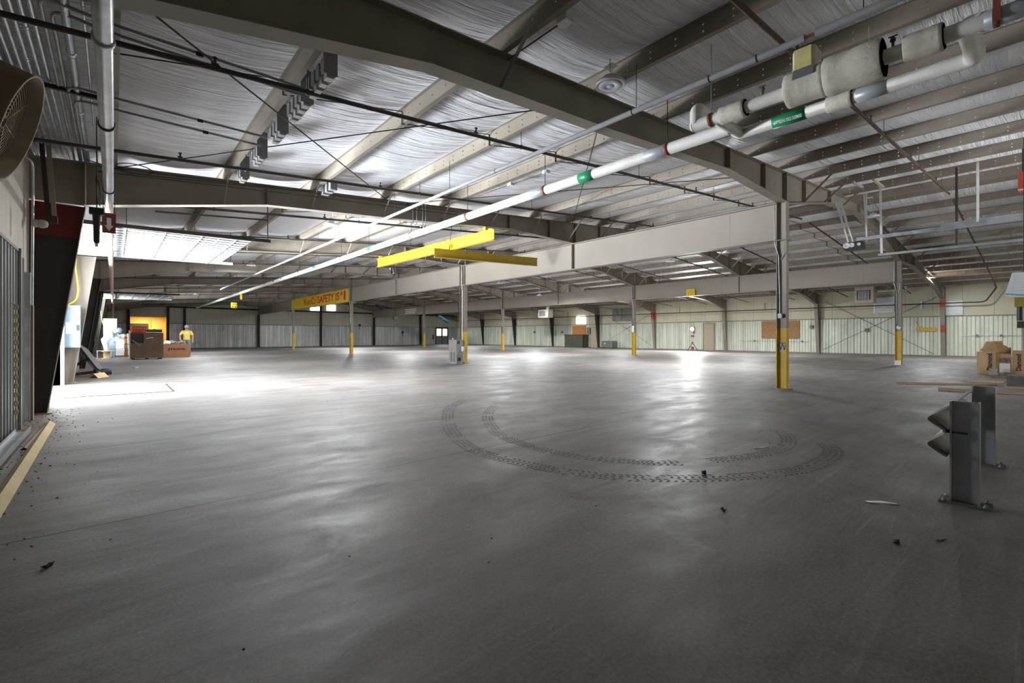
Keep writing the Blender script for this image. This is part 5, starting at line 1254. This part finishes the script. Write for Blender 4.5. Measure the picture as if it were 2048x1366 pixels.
# toppled black machine by the dark column
t = thing('belt_conveyor', (-.5,18.5,0), 'black belt conveyor section toppled on the floor by the left columns', 'conveyor')
a, b = V((-.72,18.9,.86)), V((-.24,17.9,.10)); d = (b-a)
mb = MB(); s_ = V((.35,.16,.0)).normalized()
mb.obox((a+b)/2, d, V((.0,.34,.42)).cross(d).normalized()*.5, d.cross(V((1,.3,0))).normalized()*.07); mb.build('belt', BLACK, t, .02)
MB().bar(a+V((-.05,-.1,-.14)), b+V((-.05,-.1,-.03)), .05, .07).build('side_rail', GREYFOAM, t)
MB().lathe(b+V((-.2,.1,.02)), [(0,0),(.09,0),(.09,.4),(0,.4)], 'X', 14).build('roller', BLACK, t)
MB().bar((-.85,18.2,.06), (-.3,18.0,.14), .08, .08).build('leg', DARKST, t); MB().bar((-.85,18.5,.3), (-.55,18.3,.5), .06, .06).build('leg', DARKST, t); MB().bar((-.5,17.95,.0), (-.35,18.0,.2), .06, .06, (1,0,0)).build('foot', DARKST, t)
t = thing('folded_cardboard', (-.33,17.2,0), 'small folded cardboard tent on the floor in front of the black conveyor', 'cardboard')
vchan(MB(), (-.42,17.15,0), (-.2,17.55,0), .12, .13).build('sheet', CARDL, t)
# ================================================================== PEOPLE
def skinned(name, verts, edges, m, parent, root=0, sub=1):
    me = bpy.data.meshes.new(name); o = bpy.data.objects.new(name, me); COL.objects.link(o)
    w = WLOC[parent.name]; o.parent = parent; WLOC[o.name] = w
    me.from_pydata([tuple(V(p)-w) for p, r in verts], edges, []); me.update()
    sk = o.modifiers.new('skin', 'SKIN'); sk.use_smooth_shade = True
    lay = me.skin_vertices[0] if me.skin_vertices else me.attributes.new('skin', 'FLOAT', 'POINT')
    for i, (p, r) in enumerate(verts):
        d = me.skin_vertices[0].data[i]; d.radius = (r, r); d.use_root = (i == root)
    sb = o.modifiers.new('smooth', 'SUBSURF'); sb.levels = sub; sb.render_levels = sub
    me.materials.append(m); return o
def person(pos, fdir, J, label, shirt, pants, cap, group=None):
    """J: joints in (forward, left, up) metres about the standing point"""
    f = V((fdir[0],fdir[1],0)).normalized(); l = V((-f.y,f.x,0)); o = V((pos[0],pos[1],0))
    W = lambda j: o + f*j[0] + l*j[1] + V((0,0,j[2]))
    t = thing('person', (pos[0],pos[1],0), label, 'person')
    vs, es, ix = [], [], {}
    def add(k, j, r, par=None):
        vs.append((W(j), r)); ix[k] = len(vs)-1
        if par is not None: es.append((ix[par], ix[k]))
    lerp = lambda a, b, u: tuple(a[i]+(b[i]-a[i])*u for i in range(3))
    add('pel', J['pel'], .135); add('sp', J['sp'], .13, 'pel'); add('ch', J['ch'], .145, 'sp'); add('nk', J['nk'], .06, 'ch')
    hd, nk = J['hd'], J['nk']
    add('h1', lerp(nk, hd, .45), .075, 'nk'); add('h2', hd, .098, 'h1'); add('h3', lerp(nk, hd, 1.55), .075, 'h2')
    for s, k in ((1,'L'), (-1,'R')):
        add('sh'+k, J['sh'+k], .065, 'ch'); add('el'+k, J['el'+k], .045, 'sh'+k); add('wr'+k, J['wr'+k], .03, 'el'+k)
        e, wr = V(J['el'+k]), V(J['wr'+k]); d = (wr-e).normalized(); side = d.cross(V((0,0,1)));
        side = side.normalized() if side.length > .1 else V((0,1,0)); dn = d.cross(side).normalized()
        if dn.z > 0: dn = -dn
        palm = wr + d*.07; add('pa'+k, tuple(palm), .034, 'wr'+k)
        for q, (off, ln) in enumerate(((-.03,.065),(-.01,.078),(.01,.074),(.03,.058))):
            a = palm + side*off + d*.03; b = a + d*ln*.55 + dn*.012; c = b + d*ln*.35 + dn*.035
            add('f%d'%q+k, tuple(a), .010, 'pa'+k); add('g%d'%q+k, tuple(b), .009, 'f%d'%q+k); add('k%d'%q+k, tuple(c), .008, 'g%d'%q+k)
        a = wr + d*.03 + side*(-.035*s); b = a + d*.035 + side*(-.02*s) + dn*.015; add('t1'+k, tuple(a), .012, 'wr'+k); add('t2'+k, tuple(b), .010, 't1'+k)
        add('hp'+k, J['hp'+k], .09, 'pel'); add('kn'+k, J['kn'+k], .06, 'hp'+k); add('an'+k, J['an'+k], .042, 'kn'+k); add('to'+k, J['to'+k], .035, 'an'+k)
    body = skinned('body', vs, es, SKIN, t)
    def loft(mb, pts, rl, rf, lat):
        """closed tube through pts with half-widths rl (sideways) and rf (front to back)"""
        P = [W(q) for q in pts]; n = len(P); rings = []
        for i in range(n):
            d = (P[min(i+1,n-1)]-P[max(i-1,0)]).normalized(); a = (lat - d*lat.dot(d)).normalized(); b_ = d.cross(a)
            rings.append([P[i] + a*rl[i]*math.cos(2*pi*k/14) + b_*rf[i]*math.sin(2*pi*k/14) for k in range(14)])
        vs = [x for r in rings for x in r]
        mb.add(vs, [(i*14+k, i*14+(k+1)%14, (i+1)*14+(k+1)%14, (i+1)*14+k) for i in range(n-1) for k in range(14)], True)
        mb.add(rings[0], [tuple(reversed(range(14)))]); mb.add(rings[-1], [tuple(range(14))])
    def cloth(name, mb, m):
        o = mb.build(name, m, t); r = o.modifiers.new('weld', 'REMESH'); r.mode = 'VOXEL'; r.voxel_size = .018; r.use_smooth_shade = True
        sm = o.modifiers.new('soft', 'SMOOTH'); sm.iterations = 3; return o
    mb = MB()
    loft(mb, [lerp(J['pel'],J['sp'],-.25), J['pel'], J['sp'], lerp(J['sp'],J['ch'],.6), J['ch'], lerp(J['ch'],J['nk'],.55)], [.175,.18,.17,.185,.19,.10], [.155,.165,.16,.168,.165,.10], l)
    for k in 'LR': loft(mb, [lerp(J['ch'],J['sh'+k],.2), J['sh'+k], lerp(J['sh'+k],J['el'+k],.35), lerp(J['sh'+k],J['el'+k],.8)], [.075,.078,.070,.066], [.085,.080,.070,.066], l if abs(J['sh'+k][2]-J['el'+k][2]) > .15 else V((0,0,1)))
    cloth('shirt', mb, shirt)
    mb = MB()
    loft(mb, [lerp(J['pel'],J['sp'],.2), J['pel'], lerp(J['hpL'],J['hpR'],.5), tuple(V(lerp(J['hpL'],J['hpR'],.5))-V((0,0,.10)))], [.168,.178,.18,.15], [.125,.135,.135,.11], l)
    for k in 'LR': loft(mb, [J['hp'+k], lerp(J['hp'+k],J['kn'+k],.5), J['kn'+k], lerp(J['kn'+k],J['an'+k],.5), lerp(J['kn'+k],J['an'+k],.98)], [.098,.092,.078,.07,.066], [.108,.096,.08,.072,.07], l)
    cloth('trousers', mb, pants)
    for k in 'LR': 
        a, b = W(J['an'+k]), W(J['to'+k]); a = V((a.x,a.y,.045)); b = V((b.x,b.y,.04))
        MB().tube([a-(b-a).normalized()*.05, a, b, b+(b-a).normalized()*.06], [.035,.05,.045,.03], 10).build('shoe', SHOE, t)
    # head: face direction, cap, nose, eyes, ears
    up = (W(hd)-W(nk)).normalized(); look = W(tuple(hd[i]+J['look'][i] for i in range(3))) - W(hd); look = (look - up*look.dot(up)).normalized(); sd = up.cross(look)
    c = W(hd)+up*.03
    rows = []
    for i in range(6):
        a = pi/2*i/5; r = .112*math.cos(a)+.001; rows.append([c+up*(.02+.11*math.sin(a)) + (look*math.cos(b)*1.08+sd*math.sin(b))*r for b in [2*pi*k/16 for k in range(17)]])
    MB().sheet(rows).build('cap', cap, t)
    MB().prism([c+up*.025+look*.09-sd*.08, c+up*.015+look*.19-sd*.05, c+up*.015+look*.19+sd*.05, c+up*.025+look*.09+sd*.08], up*.008).build('cap_brim', cap, t)
    MB().obox(W(hd)-up*.005+look*.112, look*.035, sd*.03, up*.045).build('nose', SKIN, body)
    for s in (-1,1):
        MB().lathe(W(hd)+up*.018+look*.092+sd*.035*s, [(0,-.01),(.01,0),(0,.01)], 'Z', 8).build('eye', INK, body)
        MB().obox(W(hd)+sd*.105*s, look*.04, sd*.015, up*.06).build('ear', SKIN, body)
    MB().obox(W(hd)-up*.045+look*.095, look*.01, sd*.045, up*.010).build('mouth', mat('lips', (.35,.13,.10), .6), body)
    return t
R_ = (.757,-.6535); Fd = (-.6535,-.757)
person((-.33,32.0), R_, dict(pel=(0,0,.93), sp=(.17,0,1.10), ch=(.42,0,1.27), nk=(.57,0,1.36), hd=(.70,0,1.44), look=(.5,0,-.6),
    shL=(.47,.18,1.27), elL=(.56,.22,1.03), wrL=(.76,.16,.99), shR=(.47,-.18,1.27), elR=(.58,-.22,1.02), wrR=(.78,-.14,.98),
    hpL=(0,.1,.88), knL=(.05,.11,.48), anL=(-.03,.11,.08), toL=(.14,.11,.035), hpR=(.02,-.1,.88), knR=(.16,-.11,.48), anR=(.22,-.12,.08), toR=(.40,-.12,.035)),
    'person in an aqua shirt, white trousers and blue cap bending over the white carton stack', SHIRTB, PANTSW, CAPB)
person((3.25,33.0), (-.1,-.995), dict(pel=(0,0,.95), sp=(.0,0,1.12), ch=(.03,0,1.36), nk=(.05,0,1.50), hd=(.09,0,1.63), look=(.8,.1,-.35),
    shL=(.02,.20,1.40), elL=(.0,.30,1.14), wrL=(.10,.29,.90), shR=(.03,-.20,1.40), elR=(.10,-.33,1.16), wrR=(.36,-.30,1.0),
    hpL=(0,.1,.90), knL=(.03,.12,.48), anL=(0,.13,.08), toL=(.16,.14,.035), hpR=(0,-.1,.90), knR=(.04,-.12,.48), anR=(0,-.13,.08), toR=(.16,-.14,.035)),
    'person in a yellow shirt and grey cap standing behind the large brown carton', SHIRTY, PANTSD, CAPG)
# ================================================================== LIGHT
def area(name, loc, rot, sx, sy, power, col=(1,1,1)):
    l = bpy.data.lights.new(name, 'AREA'); l.shape = 'RECTANGLE'; l.size = sx; l.size_y = sy; l.energy = power; l.color = col
    o = bpy.data.objects.new(name, l); COL.objects.link(o); o.location = loc; o.rotation_euler = rot; return o
area('daylight_dock', (-1.5,13.2,1.55), (0,-pi/2,0), 2.9, 4.0, 360, (.86,.93,1))
area('daylight_dock', (-1.5,30.9,1.5), (0,-pi/2,0), 2.8, 4.2, 22, (.95,.97,1))
area('apron_fill', (-5.2,16.5,-.6), (0,pi,0), 7.0, 16.0, 36000, (.86,.93,1))  # added lamp facing up, stands in for ground bounce to brighten the ceiling
area('apron_fill', (-4.6,31,-.6), (0,pi,0), 5.5, 9.0, 2200, (.9,.95,1))
area('apron_fill', (14.5,-6.2,-.6), (0,pi,0), 7.0, 6.5, 900, (.95,.97,1))  # further added upward fill, lifts the roof at the right
area('daylight_front', (14.5,YF-.5,1.65), (pi/2,0,0), 4.0, 3.1, 14, (.93,.96,1))
for x, y, z in LAMPS:  # fill lights added below high bay lamps that are themselves unlit
    if y < 8 and x < 20: continue
    l = bpy.data.lights.new('lamp_fill', 'AREA'); l.shape = 'DISK'; l.size = .30; l.energy = 150 if x < 6 and y < 15 else 90 if x < 6 else 200 if x < 20 else 130; l.color = (.95,.98,1)
    o = bpy.data.objects.new('lamp_fill', l); COL.objects.link(o); o.location = (x,y,z-.012)
area('room_lamp', (2.2,YE+1.8,3.0), (0,0,0), 1.2, .3, 70, (1,.80,.45))
l = bpy.data.lights.new('work_light_beam', 'SPOT'); l.energy = 800; l.spot_size = 2.6; l.spot_blend = .6; l.shadow_soft_size = .09; l.color = (1,.98,.95)
o = bpy.data.objects.new('work_light_beam', l); COL.objects.link(o); o.location = (33.52,17.75,1.66); o.rotation_euler = (0,pi/2,0)
w = bpy.data.worlds.new('sky'); S.world = w; w.use_nodes = True
bg = w.node_tree.nodes['Background']; bg.inputs[0].default_value = (.90,.95,1.0,1); bg.inputs[1].default_value = .5

# ================================================================== CAMERA
cd = bpy.data.cameras.new('camera'); cam = bpy.data.objects.new('camera', cd); COL.objects.link(cam)
cam.location = (0,0,1.182); cam.rotation_euler = (pi/2, 0, -math.radians(40.798))
cd.sensor_width = 36; cd.lens = 923.3*36/2048; cd.shift_y = -(683-670.7)/2048; cd.clip_start = .05; cd.clip_end = 300
S.camera = cam
S.view_settings.view_transform = 'Standard'; S.view_settings.look = 'None'; S.view_settings.exposure = 1.66; S.view_settings.gamma = 1.0
S.view_settings.use_curve_mapping = False
S.cycles.max_bounces = 10; S.cycles.diffuse_bounces = 6; S.cycles.transparent_max_bounces = 12
S.cycles.sample_clamp_indirect = 6
